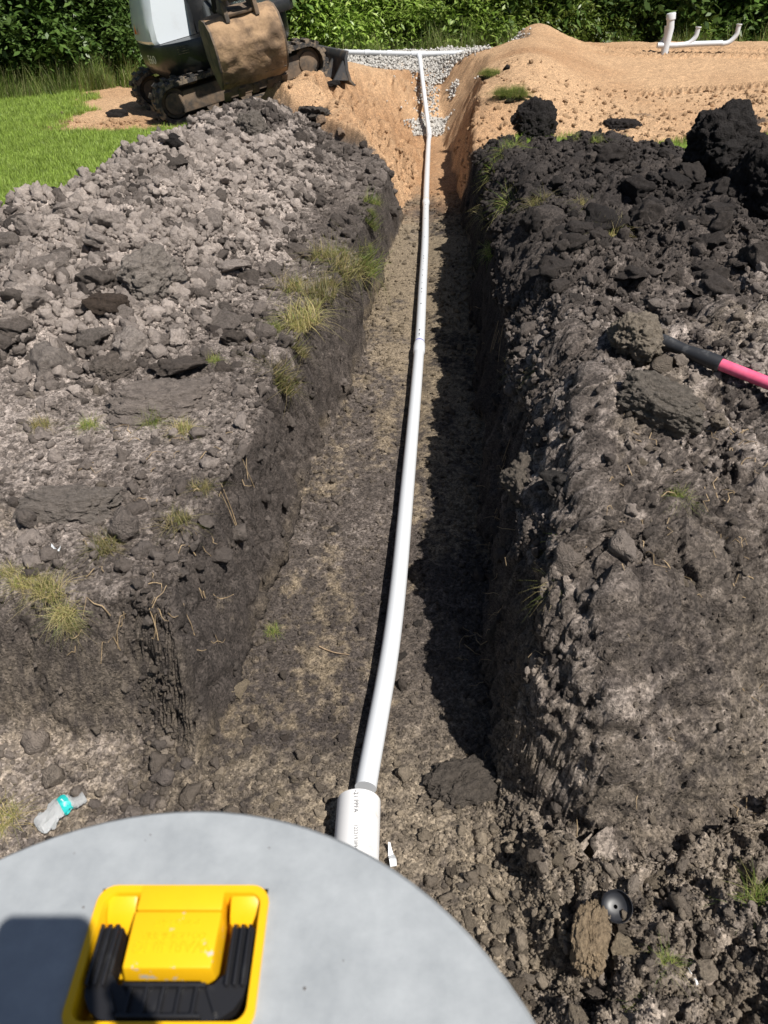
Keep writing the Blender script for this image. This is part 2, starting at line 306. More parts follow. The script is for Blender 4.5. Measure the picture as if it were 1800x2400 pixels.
# ------------------------------------------------------------------ material helpers
def new_mat(name):
    m_ = bpy.data.materials.new(name); m_.use_nodes = True
    return m_, m_.node_tree, m_.node_tree.nodes['Principled BSDF']
def lk(t, a, b): t.links.new(a, b)
def attr_mat(name, attr='col', typ='GEOMETRY', rough=0.95, bump=0.6, scales=(90, 320), var=0.35, bdist=0.004, speck=0):
    m_, t, b = new_mat(name)
    a = t.nodes.new('ShaderNodeAttribute'); a.attribute_name = attr; a.attribute_type = typ
    tc = t.nodes.new('ShaderNodeTexCoord')
    n1_ = t.nodes.new('ShaderNodeTexNoise'); n1_.inputs['Scale'].default_value = scales[0]; n1_.inputs['Detail'].default_value = 6; n1_.inputs['Roughness'].default_value = .7
    n2_ = t.nodes.new('ShaderNodeTexNoise'); n2_.inputs['Scale'].default_value = scales[1]; n2_.inputs['Detail'].default_value = 3
    for n_ in (n1_, n2_): lk(t, tc.outputs['Object'], n_.inputs['Vector'])
    mr = t.nodes.new('ShaderNodeMapRange'); mr.inputs[1].default_value = .3; mr.inputs[2].default_value = .7
    mr.inputs[3].default_value = 1 - var; mr.inputs[4].default_value = 1 + var; mr.clamp = True
    lk(t, n1_.outputs['Fac'], mr.inputs[0])
    if speck:
        vo = t.nodes.new('ShaderNodeTexVoronoi'); vo.inputs['Scale'].default_value = speck; lk(t, tc.outputs['Object'], vo.inputs['Vector'])
        sp = t.nodes.new('ShaderNodeSeparateColor'); lk(t, vo.outputs['Color'], sp.inputs[0])
        m2 = t.nodes.new('ShaderNodeMapRange'); m2.inputs[1].default_value = 0; m2.inputs[2].default_value = 1; m2.inputs[3].default_value = .5; m2.inputs[4].default_value = 1.55; lk(t, sp.outputs[0], m2.inputs[0])
        pw = t.nodes.new('ShaderNodeMath'); pw.operation = 'MULTIPLY'; lk(t, m2.outputs[0], pw.inputs[0]); lk(t, mr.outputs[0], pw.inputs[1]); mr = pw
    mx = t.nodes.new('ShaderNodeVectorMath'); mx.operation = 'SCALE'
    lk(t, a.outputs['Color'], mx.inputs[0]); lk(t, mr.outputs[0], mx.inputs['Scale']); lk(t, mx.outputs[0], b.inputs['Base Color'])
    ad = t.nodes.new('ShaderNodeMath'); ad.operation = 'ADD'; lk(t, n1_.outputs['Fac'], ad.inputs[0]); lk(t, n2_.outputs['Fac'], ad.inputs[1])
    bp = t.nodes.new('ShaderNodeBump'); bp.inputs['Strength'].default_value = bump; bp.inputs['Distance'].default_value = bdist
    lk(t, ad.outputs[0], bp.inputs['Height']); lk(t, bp.outputs[0], b.inputs['Normal'])
    b.inputs['Roughness'].default_value = rough; b.inputs['Specular IOR Level'].default_value = 0.25
    return m_
def mat(name, c, rough=.5, metal=0, var=.12, scale=30, bump=0, bdist=.002, c2=None, lo=.45, hi=.62, spec=.5, coat=0, det=5):
    """plain surface with noise wear: c2 shows where the noise is high"""
    m_, t, b = new_mat(name)
    tc = t.nodes.new('ShaderNodeTexCoord')
    n1_ = t.nodes.new('ShaderNodeTexNoise'); n1_.inputs['Scale'].default_value = scale; n1_.inputs['Detail'].default_value = det; n1_.inputs['Roughness'].default_value = .65
    lk(t, tc.outputs['Object'], n1_.inputs['Vector'])
    r = t.nodes.new('ShaderNodeValToRGB'); r.color_ramp.elements[0].position = lo; r.color_ramp.elements[1].position = hi
    cc2 = c2 if c2 else tuple(min(1, v * (1 + var)) for v in c)
    c1 = c if c2 else tuple(v * (1 - var) for v in c)
    r.color_ramp.elements[0].color = (*c1, 1); r.color_ramp.elements[1].color = (*cc2, 1)
    lk(t, n1_.outputs['Fac'], r.inputs[0]); lk(t, r.outputs[0], b.inputs['Base Color'])
    b.inputs['Roughness'].default_value = rough; b.inputs['Metallic'].default_value = metal
    b.inputs['Specular IOR Level'].default_value = spec; b.inputs['Coat Weight'].default_value = coat
    if bump:
        bp = t.nodes.new('ShaderNodeBump'); bp.inputs['Strength'].default_value = bump; bp.inputs['Distance'].default_value = bdist
        lk(t, n1_.outputs['Fac'], bp.inputs['Height']); lk(t, bp.outputs[0], b.inputs['Normal'])
    return m_
SOIL = attr_mat('soil', bump=0.8, bdist=.007, speck=190)
CLODM = attr_mat('clod_soil', attr='col', typ='OBJECT', bump=0.9, scales=(45, 160), bdist=.008, var=.5)
# per-object colour comes from a custom property on clods
CRUMB = attr_mat('crumb_soil', attr='col', typ='INSTANCER', bump=0.6, scales=(3, 11), bdist=.1, var=.3)

# ------------------------------------------------------------------ object helpers
def tag(o, label=None, cat=None, group=None, kind=None):
    if label: o['label'] = label
    if cat: o['category'] = cat
    if group: o['group'] = group
    if kind: o['kind'] = kind
    return o
def mesh_obj(name, me, material=None, parent=None):
    o = bpy.data.objects.new(name, me); COL.objects.link(o)
    if material: me.materials.clear(); me.materials.append(material)
    if parent: o.parent = parent
    return o
def np_mesh(name, V, Fq, smooth=True):
    me = bpy.data.meshes.new(name)
    k = Fq.shape[1]; me.vertices.add(len(V)); me.vertices.foreach_set('co', np.asarray(V, np.float32).ravel())
    me.loops.add(Fq.size); me.loops.foreach_set('vertex_index', Fq.astype(np.int32).ravel())
    me.polygons.add(len(Fq)); me.polygons.foreach_set('loop_start', np.arange(0, Fq.size, k, dtype=np.int32))
    me.polygons.foreach_set('loop_total', np.full(len(Fq), k, np.int32))
    me.update(calc_edges=True)
    if smooth: me.polygons.foreach_set('use_smooth', np.ones(len(Fq), bool))
    me.validate(); return me
def empty(name, loc=(0, 0, 0), rz=0):
    o = bpy.data.objects.new(name, None); COL.objects.link(o); o.location = loc; o.rotation_euler = (0, 0, rz); o.empty_display_size = .1
    return o
class MB:
    """collects shapes into one mesh"""
    def __init__(s, mtx=None): s.v = []; s.f = []; s.m = mtx or Matrix()
    def add(s, vs, fs):
        k = len(s.v); s.v += [s.m @ Vector(p) for p in vs]; s.f += [[i + k for i in f] for f in fs]; return s
    def box(s, a, b, rot=None):
        c = [(a[i] + b[i]) / 2 for i in range(3)]
        vs = [Vector((xx, yy, zz)) for xx in (a[0], b[0]) for yy in (a[1], b[1]) for zz in (a[2], b[2])]
        if rot: vs = [Vector(c) + rot @ (v - Vector(c)) for v in vs]
        return s.add(vs, [(0, 1, 3, 2), (4, 6, 7, 5), (0, 4, 5, 1), (2, 3, 7, 6), (0, 2, 6, 4), (1, 5, 7, 3)])
    def tube(s, pts, r, n=12, caps=True):
        pts = [Vector(p) for p in pts]; rs = r if isinstance(r, (list, tuple)) else [r] * len(pts)
        vs = []; up = None
        for i, p in enumerate(pts):
            t = (pts[min(i + 1, len(pts) - 1)] - pts[max(i - 1, 0)]).normalized()
            if up is None: up = t.orthogonal().normalized()
            up = (up - t * up.dot(t)).normalized(); sd = t.cross(up)
            vs += [p + rs[i] * (math.cos(2 * math.pi * k / n) * up + math.sin(2 * math.pi * k / n) * sd) for k in range(n)]
        fs = [(i * n + k, i * n + (k + 1) % n, (i + 1) * n + (k + 1) % n, (i + 1) * n + k) for i in range(len(pts) - 1) for k in range(n)]
        if caps: fs += [tuple(range(n - 1, -1, -1)), tuple((len(pts) - 1) * n + k for k in range(n))]
        return s.add(vs, fs)
    def prism(s, poly, axis, a, b):
        """2D outline extruded along an axis: axis 1 -> (x,z) outline along y, axis 2 -> (x,y) along z, axis 0 -> (y,z) along x"""
        def P(p, t): return (t, p[0], p[1]) if axis == 0 else (p[0], t, p[1]) if axis == 1 else (p[0], p[1], t)
        n = len(poly); vs = [P(p, a) for p in poly] + [P(p, b) for p in poly]
        return s.add(vs, [tuple(range(n - 1, -1, -1)), tuple(range(n, 2 * n))] + [(k, (k + 1) % n, n + (k + 1) % n, n + k) for k in range(n)])
    def loft(s, loops, cap0=True, cap1=True):
        n = len(loops[0]); vs = [p for l in loops for p in l]
        fs = [(i * n + k, i * n + (k + 1) % n, (i + 1) * n + (k + 1) % n, (i + 1) * n + k) for i in range(len(loops) - 1) for k in range(n)]
        if cap0: fs.append(tuple(range(n - 1, -1, -1)))
        if cap1: fs.append(tuple((len(loops) - 1) * n + k for k in range(n)))
        return s.add(vs, fs)
    def build(s, name, material, parent=None, bevel=0, smooth=40, seg=2):
        me = bpy.data.meshes.new(name); me.from_pydata([tuple(v) for v in s.v], [], s.f)
        bm = bmesh.new(); bm.from_mesh(me); bmesh.ops.recalc_face_normals(bm, faces=bm.faces)
        if bevel:
            es = [e_ for e_ in bm.edges if len(e_.link_faces) == 2 and e_.calc_face_angle(0) > .5]
            bmesh.ops.bevel(bm, geom=es, offset=bevel, segments=seg, affect='EDGES', profile=.6, clamp_overlap=True)
        for f in bm.faces: f.smooth = True
        for e_ in bm.edges:
            if len(e_.link_faces) == 2 and e_.calc_face_angle(0) > math.radians(smooth): e_.smooth = False
        bm.to_mesh(me); bm.free()
        return mesh_obj(name, me, material, parent)
def copy_tree(o, parent=None):
    c = o.copy(); COL.objects.link(c); c.parent = parent
    for ch in o.children: copy_tree(ch, c)
    return c

# ------------------------------------------------------------------ the ground sheet, cut into its kinds
Vg = np.stack([x, y, z], -1)
NF = normals(x, y, z)
ii, jj = np.meshgrid(np.arange(NR - 1), np.arange(NC - 1), indexing='ij')
a0 = (ii * NC + jj).ravel(); Fq = np.stack([a0, a0 + 1, a0 + NC + 1, a0 + NC], -1)
sandfull = np.zeros(len(x)); sandfull[I] = sandm
cls = np.zeros(len(x), int)                                    # 0 ground and trench
cls[(M['heap'] > .5) & M['left'] & (M['wall'] < .5)] = 1; cls[(M['heap'] > .5) & ~M['left'] & (M['wall'] < .5)] = 2
cls[sandfull > .5] = 3; cls[M['lawn'] > .5] = 4; cls[M['gravel'] > .5] = 5
fc = cls[Fq[:, 0]]
ground_parts = {}
for k, nm in enumerate(['ground', 'spoil_heap', 'spoil_heap', 'sand_mound', 'lawn', 'gravel_bed']):
    F = Fq[fc == k]
    if not len(F): continue
    used, inv = np.unique(F, return_inverse=True)
    me = np_mesh(nm, Vg[used], inv.reshape(F.shape))
    at_ = me.attributes.new('col', 'FLOAT_COLOR', 'POINT')
    at_.data.foreach_set('color', np.concatenate([cols[used], np.ones((len(used), 1))], 1).astype(np.float32).ravel())
    me.normals_split_custom_set_from_vertices(NF[used].astype(np.float32))
    o = mesh_obj(nm, me, SOIL); tag(o, kind='structure'); ground_parts[k] = o
lab = {0: 'dug trench floor, walls and open soil around them', 1: 'grey crumbly dirt heap left of the trench', 2: 'dark moist dirt heap right of the trench', 3: 'tan sand berm and graded sand bed', 4: 'mown green lawn', 5: 'base of the white gravel bed'}
for k, o in ground_parts.items(): tag(o, lab[k], ['ground', 'dirt heap', 'dirt heap', 'sand', 'lawn', 'gravel'][k])
def zat(X, Y):
    i = int(np.clip(np.searchsorted(rows, Y), 1, NR - 1)); r = GX[i]; j = int(np.clip(np.searchsorted(r, X), 1, NC - 1))
    t = (X - r[j - 1]) / (r[j] - r[j - 1]); return float(z[i * NC + j - 1] * (1 - t) + z[i * NC + j] * t)
def nat(X, Y):
    i = int(np.clip(np.searchsorted(rows, Y), 1, NR - 1)); r = GX[i]; j = int(np.clip(np.searchsorted(r, X), 1, NC - 1))
    return Vector(N0[i * NC + j])
def cat_(X, Y):
    i = int(np.clip(np.searchsorted(rows, Y), 1, NR - 1)); r = GX[i]; j = int(np.clip(np.searchsorted(r, X), 1, NC - 1))
    return cols[i * NC + j]
#@@NEXT
# ------------------------------------------------------------------ finding surface points
_P = math.radians(PITCH); _F = 26 / 36 * 2212
def hit(u, v, lift=0.0):
    """where the sight line to a spot in the picture meets the ground"""
    a, b = (u - 829.5) / _F, (1106 - v) / _F
    d = Vector((a, math.cos(_P) + b * math.sin(_P), -math.sin(_P) + b * math.cos(_P)))
    t = 0.6
    while t < 30:
        p = Vector((0, 0, CZ)) + d * t
        if p.z < zat(p.x, p.y): break
        t *= 1.006
    return Vector((p.x, p.y, zat(p.x, p.y) + lift))

# ------------------------------------------------------------------ loose clods and crumbs
def ico(sub):
    bm = bmesh.new(); bmesh.ops.create_icosphere(bm, subdivisions=sub, radius=1)
    V = np.array([v.co[:] for v in bm.verts]); F = np.array([[v.index for v in f.verts] for f in bm.faces]); bm.free(); return V, F
def clod_mesh(name, sub, seed, sq=(1, 1, 1), rough=1.0):
    V, F = ico(sub); g = np.random.default_rng(seed)
    for k in range(9):
        n = g.normal(size=3); n /= np.linalg.norm(n); h = g.uniform(.5, .86)
        d = V @ n; V = V - np.outer(np.maximum(0, d - h) * 0.93, n)
    o = seed * 3.7
    X, Y, Z = V[:, 0] + o, V[:, 1], V[:, 2]
    r = 1 + rough * (0.26 * fbm(X, Y, Z, 1.3, seed, 3) + 0.16 * fbm(X, Y, Z, 4, seed + 5, 3, .6))
    l, _ = lumps(X, Y, Z, 0.42, seed + 9); r = r + rough * 0.13 * (l - .4)
    if sub > 2:
        l, _ = lumps(X, Y, Z, 0.17, seed + 12); r = r + rough * 0.055 * (l - .4)
        r = r + rough * .03 * fbm(X, Y, Z, 14, seed + 15, 2)
    V = V * r[:, None] * np.array(sq)
    return np_mesh(name, V, F)
def obj_col_mat(name, **k):
    m_ = attr_mat(name, **k); t = m_.node_tree
    a = [n for n in t.nodes if n.type == 'ATTRIBUTE'][0]; oi = t.nodes.new('ShaderNodeObjectInfo')
    for l in list(t.links):
        if l.from_node == a: to = l.to_socket; t.links.remove(l); lk(t, oi.outputs['Color'], to)
    t.nodes.remove(a); return m_
CLODM = obj_col_mat('clod_soil', bump=0.7, scales=(6, 30), bdist=.06, var=.5)
CLOD = [clod_mesh('soil_clod', 4, 100 + k, [(1, .85, .7), (1.2, .8, .6), (.9, 1, .75), (1.3, .9, .45)][k % 4], 1.25) for k in range(8)]
def big_clod(seed, sq, amp=1.0):
    V, F = ico(6); X, Y, Z = V[:, 0] + seed * 3.1, V[:, 1], V[:, 2]
    wv = .3 * fbm(X, Y, Z, 2.2, seed, 3); r = 1 + amp * (.55 * fbm(X, Y, Z, 1.1, seed + 1, 3) + .30 * np.abs(fbm(X, Y, Z, 2.6, seed + 2, 5, .62)))
    l, _ = lumps(X + wv, Y + wv, Z, .5, seed + 3); r += amp * .16 * (l - .4); l, _ = lumps(X + wv, Y - wv, Z + wv, .2, seed + 4); r += amp * .10 * (l - .4); l, _ = lumps(X, Y + wv, Z - wv, .085, seed + 5); r += amp * .045 * (l - .4)
    r -= amp * .10 * np.exp(-(fbm(X, Y, Z, 2.4, seed + 6, 4, .6) / .06) ** 2)
    return np_mesh('soil_clod', V * r[:, None] * np.array(sq), F)
CLOD += [big_clod(900, (1.1, 1, .9)), big_clod(910, (1.3, .9, .7)), big_clod(920, (1, 1, 1.1))]
for me in CLOD: me.materials.append(CLODM)
PEB = [clod_mesh('crumb', 3, 300 + k, (1, .85, .75), 1.9) for k in range(8)]
for me in PEB: me.materials.append(CRUMB)
STONEM = attr_mat('gravel_stone', attr='col', typ='INSTANCER', bump=.3, scales=(3, 9), bdist=.05, var=.12, rough=.8)
STONE = [clod_mesh('stone', 2, 400 + k, (1, .8, .65), .45) for k in range(6)]
for me in STONE: me.materials.append(STONEM)
def proto_collection(name, meshes):
    c = bpy.data.collections.new(name)
    for k, me in enumerate(meshes):
        c.objects.link(bpy.data.objects.new('%s_%d' % (name, k), me))
    return c
def scatter(name, P, rot, scl, col, coll, nproto, label, cat):
    me = bpy.data.meshes.new(name); n = len(P)
    me.vertices.add(n); me.vertices.foreach_set('co', np.asarray(P, np.float32).ravel())
    for nm, typ, dat, key in (('rot', 'FLOAT_VECTOR', rot, 'vector'), ('scl', 'FLOAT_VECTOR', scl, 'vector'), ('col', 'FLOAT_COLOR', np.concatenate([col, np.ones((n, 1))], 1), 'color')):
        me.attributes.new(nm, typ, 'POINT').data.foreach_set(key, np.asarray(dat, np.float32).ravel())
    me.attributes.new('idx', 'INT', 'POINT').data.foreach_set('value', RNG.integers(0, nproto, n).astype(np.int32))
    o = mesh_obj(name, me); tag(o, label, cat, kind='stuff')
    g = bpy.data.node_groups.new(name, 'GeometryNodeTree')
    g.interface.new_socket('Geometry', in_out='INPUT', socket_type='NodeSocketGeometry'); g.interface.new_socket('Geometry', in_out='OUTPUT', socket_type='NodeSocketGeometry')
    gi = g.nodes.new('NodeGroupInput'); go = g.nodes.new('NodeGroupOutput')
    ci = g.nodes.new('GeometryNodeCollectionInfo'); ci.inputs['Collection'].default_value = coll; ci.inputs['Separate Children'].default_value = True; ci.inputs['Reset Children'].default_value = True
    ip = g.nodes.new('GeometryNodeInstanceOnPoints'); ip.inputs['Pick Instance'].default_value = True
    def na(nm, dt):
        q = g.nodes.new('GeometryNodeInputNamedAttribute'); q.data_type = dt; q.inputs['Name'].default_value = nm; return q.outputs['Attribute']
    g.links.new(gi.outputs[0], ip.inputs['Points']); g.links.new(ci.outputs[0], ip.inputs['Instance'])
    g.links.new(na('idx', 'INT'), ip.inputs['Instance Index']); g.links.new(na('rot', 'FLOAT_VECTOR'), ip.inputs['Rotation']); g.links.new(na('scl', 'FLOAT_VECTOR'), ip.inputs['Scale'])
    g.links.new(ip.outputs[0], go.inputs[0])
    md = o.modifiers.new('scatter', 'NODES'); md.node_group = g
    return o
PEBC = proto_collection('crumb_shapes', PEB); STC = proto_collection('stone_shapes', STONE)
def pick(wgt, n):
    p = wgt / wgt.sum(); return RNG.choice(len(wgt), n, p=p)
ND = np.sqrt(px ** 2 + py ** 2 + 1.4 ** 2)
def crumbs(name, mask, n, label, med0=.0020, med1=.00085, sig=.75, mx=.05, lighten=.25, sink=.15, target=None):
    k = pick(mask, n); d = ND[k]
    s = np.clip(np.exp(RNG.normal(np.log(med0 + med1 * d), sig)), .003, mx)
    P = Vg[I[k]] + NF[I[k]] * (s * (0.45 - sink * 2 * RNG.random(n)))[:, None] + RNG.normal(size=(n, 3)) * (0.0012 * d)[:, None] * [1, 1, 0]
    base = cols[I[k]]; t = (lighten * RNG.random(n) ** 2)[:, None]
    c = (base * (1 - t) + (DRY if target is None else target) * t) * (0.8 + 0.45 * RNG.random(n))[:, None]
    sc = s[:, None] * RNG.uniform(.7, 1.25, (n, 3))
    return scatter(name, P, RNG.uniform(0, 6.28, (n, 3)), sc, c, PEBC, len(PEB), label, 'soil crumbs')
earthI = earth * (1 - np.clip(sandm, 0, 1)) * (1 - near * m['floor'])
crumbs('soil_crumbs', earthI * m['left'] * (hp * (0.12 + 1.2 * sst(.3, .75, dens)) + .05) * (1 - m['floor']) * (1 - .7 * m['wall']), 70000, 'grey crumbs of soil over the heap left of the trench', lighten=.28, sig=.85)
crumbs('soil_crumbs', earthI * (~m['left']) * (1 - .75 * m['floor']) * (0.14 + dens * hp * sst(1.6, 2.8, py)) * (1 - .5 * m['wall']) * (1 - .7 * scr), 42000, 'dark crumbs of soil over the heap right of the trench', lighten=.06, med1=.0006)
crumbs('soil_crumbs', np.clip(m['pit'] + pitr * 2, 0, 3) * earthI + 1e-9, 26000, 'mixed crumbs of soil strewn over the pit floor around the tank', med0=.0004, lighten=.3, target=BUFF, mx=.016, sig=.65)
crumbs('soil_crumbs', (m['floor'] + .25 * lefthard * (1 - m['wall'])) * earthI * (.3 + dens) + 1e-9, 16000, 'small crumbs of soil scattered along the trench bottom', med0=.0005, med1=.0009, lighten=.3, target=BUFF, mx=.02, sig=.6)
crumbs('sand_crumbs', sandm * (m['d'] < 2.2) * (.2 + dens) * (1 - m['floor']) + 1e-9, 2200, 'small lumps of damp sand on the sand berm', med0=.004, med1=.0005, lighten=.8, target=SAND, mx=.03)

# white gravel: the bed behind the cut and the patch washed down its slope
bedw = m['gravel'] * 1.0
patch = np.exp(-(((px - 0.62 - .15 * (py - 11.4)) / 0.24) ** 2 + ((py - 11.42) / 0.34) ** 2)) + 0.5 * np.exp(-(((px - 0.98) / .10) ** 2 + ((py - 12.0) / .16) ** 2)) + .25 * np.exp(-(((px - 0.2) / .12) ** 2 + ((py - 11.5) / .12) ** 2))
patch = np.where(patch + .25 * med > .3, 1.0, 0.004) * (py > 10.9) * (py < 12.4) * (px > -.1) * (px < 1.3)
face = (py > 12.35) * (py < 12.9) * (px > -.75) * (px < 1.5) * np.clip(1.2 + m['n2'], 0, 1) * (py + .12 * m['n2'] > 12.45)
strip = np.exp(-((px - .62) / .13) ** 2) * (py > 11.2) * (py < 12.6) * np.clip(.75 + 1.2 * m['n2'], 0, 1)
k = pick(bedw * 1.0 + face * 1.2 + patch * 1.3 + strip + 1e-12, 17000)
s = RNG.uniform(.011, .026, len(k)); P = Vg[I[k]] + NF[I[k]] * (s * RNG.uniform(-.1, .8, len(k)))[:, None] + RNG.normal(size=(len(k), 3)) * .012
gt = RNG.random(len(k))[:, None]; gc = C(.52, .50, .465) * (1 - .45 * gt ** 3)
scatter('white_gravel', P, RNG.uniform(0, 6.28, (len(k), 3)), s[:, None] * RNG.uniform(.75, 1.2, (len(k), 3)), gc, STC, len(STONE), 'white crushed stone under and below the manifold pipe', 'gravel')

def clod(u, v, size, col, label, group=None, shape=0, rz=0., tilt=(0, 0), lift=.15, sc=(1, 1, 1), name='soil_clod', p=None):
    p = p or hit(u, v); o = bpy.data.objects.new(name, CLOD[shape]); COL.objects.link(o)
    o.location = p + Vector((0, 0, size * lift)); o.scale = (size * sc[0], size * sc[1], size * sc[2]); o.rotation_euler = (tilt[0], tilt[1], rz)
    o.color = (*col, 1); return tag(o, label, 'soil clod', group)
BLK, BRN, GRY, BUF = (.022, .019, .018), (.065, .048, .037), (.17, .145, .128), (.29, .235, .165)
clod(330, 625, .125, (.23, .2, .175), 'big grey slab of soil with a black hollow under its lower edge', None, 8, .9, (.35, -.2), .35, (1.1, .9, 1.0))
clod(225, 668, .075, BRN, 'brown crusted clod left of the big grey slab', None, 1, .3, (.1, .2), .3)
clod(250, 800, .085, (.13, .108, .092), 'dark broken clod with deep cracks on the near side of the left heap', None, 9, 1.2, (.2, 0), -.05)
clod(355, 880, .13, (.19, .16, .14), 'smooth wide slab of soil with grass under its lower edge', None, 8, .3, (.25, .1), -.05, (1.4, .9, .5))
clod(150, 1105, .085, (.18, .155, .135), 'wide crust slab with a dark gap beneath at the left edge', None, 8, -.1, (.3, 0), .05, (1.6, .8, .6))
clod(470, 720, .05, (.075, .06, .052), 'flat dark patty of soil on the left heap slope', None, 3, 0, (.3, .2), .1)
clod(1556, 350, .19, BLK, 'tall black clod standing against the lawn on the right', None, 8, .5, (.1, -.1), .35, (1.15, 1, 1.1))
clod(1645, 440, .17, BLK, 'black clod at the right edge below the tall black clod', None, 10, 2, (.1, .1), .3)
clod(1153, 285, .19, BLK, 'black pointed clod on the sand toe right of the trench', None, 10, .3, (0, .2), .15, (1.1, .9, .95))
clod(1340, 275, .14, (.03, .025, .024), 'black crumbled clod half sunk in the sand toe', None, 9, .2, (0, 0), -.15, (1, 1, .9))
clod(1375, 745, .075, (.22, .185, .145), 'pale crumbly clod behind the grip of the shovel', None, 8, .8, (.2, .3), .1, (1.2, 1.1, 1.0))
clod(1410, 890, .10, (.15, .13, .11), 'flat grey slab with a black gap below the shovel', None, 9, -.4, (.3, .2), .3, (.9, .7, .9))
clod(1145, 1060, .075, (.13, .11, .09), 'cracked pale clod hanging over the trench edge on the right', None, 9, -.8, (.3, .3), .3)
clod(1240, 1060, .085, (.045, .04, .037), 'smooth rounded dark clod behind the cracked pale clod', None, 3, .2, (.1, .1), .2)
clod(1268, 2040, .055, (.30, .225, .145), 'long ochre clod below the black pipe cap', None, 9, 1.3, (.1, .1), .35, (1.1, .75, .9))
clod(1360, 2080, .045, BUF, 'small buff clod right of the long ochre clod', None, 0, .5, (.1, .3), .3)
clod(1000, 1700, .07, (.095, .08, .067), 'dark pointed mound of soil at the foot of the right wall', None, 9, .4, (0, 0), -.1, (1.3, 1.1, 1.1))
clod(1075, 1380, .05, (.06, .052, .045), 'upright dark lump on the shaded right wall', None, 2, .4, (0, 0), .3, (.8, .8, 1.6))
clod(520, 1500, .035, BUF, 'thin upright flake of soil at the left wall corner', None, 3, 1.2, (1.2, .4), .7, (1.2, .7, .5))
clod(535, 222, .10, (.12, .09, .065), 'rounded clod resting under the lip of the excavator bucket', None, 0, .2, (.1, .1), .5, name='soil_clod')
clod(250, 252, .10, BLK, 'dark clod lying on the sand apron left of the excavator', None, 1, .4, (.1, .1), .2)
clod(377, 320, .10, BLK, 'dark clod on the grass edge below the excavator track', None, 0, .4, (.1, .1), .3)
clod(120, 432, .07, BLK, 'black clod poking up against the lawn on the left heap crest', None, 2, .4, (.1, .1), .5)
clod(545, 285, .13, (.15, .13, .112), 'craggy dark clod on top of the left heap below the bucket', None, 8, 1.1, (.2, .1), .0)
clod(680, 250, .15, (.10, .086, .074), 'large dark craggy clod at the far end of the left heap', None, 9, 2.1, (.2, .1), -.05, (1.3, 1, .8))
clod(1095, 150, .05, BLK, 'small black clod high on the sand ridge', None, 0, 0, (0, 0), .3)
clod(718, 190, .06, BLK, 'small black clod on the left sand slope', None, 1, 0, (0, 0), .2)
for (u, v, sz, sh) in ((905, 2068 - 720, .02, 0), (720, 1148, .022, 3), (870, 1420, .02, 1)):
    clod(u, v, sz, (.05, .043, .038), 'small dark clod lying on the trench bottom beside the pipe', 'clods on the trench bottom', sh, random.random() * 6)
def many(n, box, sz, colfn, label, group, test, zones=None):
    c = 0; tries = 0
    while c < n and tries < n * 30:
        tries += 1; u = random.uniform(box[0], box[2]); v = random.uniform(box[1], box[3]); p = hit(u, v)
        if not test(p, u, v): continue
        d = (p - Vector((0, 0, CZ))).length; s_ = random.uniform(*sz) * random.uniform(.6, 1.2)
        b_ = cat_(p.x, p.y); f = colfn()
        col_ = tuple(float(min(.4, b_[q] * .6 + f[q] * .4)) for q in range(3))
        zone = zones(p, u, v) if zones else ''
        label = label; tone = 'large' if s_ > .62 * sz[1] else 'small' if s_ < .75 * sz[0] + .25 * sz[1] else 'middling'
        clod(0, 0, s_, col_, ('%s %s %s' % (tone, label, zone)).strip(), group, random.randrange(8), random.uniform(0, 6.3), (random.uniform(-.4, .4), random.uniform(-.4, .4)), random.uniform(0.0, .35), p=p); c += 1
def rc(*l): return lambda: random.choice(l)
heapL = lambda p, u, v: np.interp(p.y, *zip(*CREST)) - .25 < p.x < np.interp(p.y, *zip(*XLB)) - .35 and p.y > 2.7 and p.y < 8.6
many(130, (0, 200, 760, 930), (.02, .10), rc((.10, .08, .065), (.20, .17, .15), (.24, .21, .185), (.13, .11, .095), (.07, .056, .046)), 'crumbly clod on the grey heap', 'clods on the left heap', heapL, lambda p, u, v: ('by the trench lip' if p.x > -.95 else 'on the crest' if p.x < np.interp(p.y, *zip(*CREST)) + .3 else 'mid slope') + (', near end' if p.y < 3.6 else ', halfway along' if p.y < 5.2 else ', toward the excavator'))
heapR = lambda p, u, v: np.interp(p.y, *zip(*XRB)) + .12 < p.x < np.interp(p.y, *zip(*XOR)) and p.y < 7.4
many(70, (1040, 300, 1659, 640), (.03, .10), rc(BLK, BLK, (.03, .026, .025)), 'black clod on the dark heap', 'black clods on the right heap', heapR, lambda p, u, v: ('near the trench edge' if p.x < 1.15 else 'near the right picture edge' if u > 1480 else 'mid heap') + (', toward the sand' if p.y > 5.2 else ', near side'))
many(24, (1080, 640, 1659, 1330), (.018, .045), rc(BLK, BRN, GRY, BUF), 'mixed clod on the near right slope', 'clods on the near right slope', heapR, lambda p, u, v: ('beside the trench edge' if u < 1230 else 'near the shovel' if v < 960 and u > 1330 else 'on the open slope' + (' lower down' if v > 1050 else ' higher up')))
pitT = lambda p, u, v: p.y < 1.05 and p.x > .16 and (p.x + .17) ** 2 + (p.y - .07) ** 2 > .15
many(80, (900, 1850, 1659, 2212), (.007, .022), rc(BRN, BLK, GRY, BUF), 'clod of mixed soil in the rubble', 'clods right of the tank', pitT, lambda p, u, v: ('close to the lid rim' if u < 1120 else 'near the black cap' if u < 1430 else 'at the lower right corner') + (' above' if v < 2010 else ' below'))
pitL = lambda p, u, v: p.y < 1.45 and p.x < -.1
many(26, (250, 1500, 700, 1780), (.008, .02), rc(BRN, GRY, BUF), 'buff clod on the pit floor', 'clods left of the pipe', pitL, lambda p, u, v: 'left of the wall corner' if u < 380 else 'below the left wall corner' if u < 520 else 'beside the sleeve pipe')
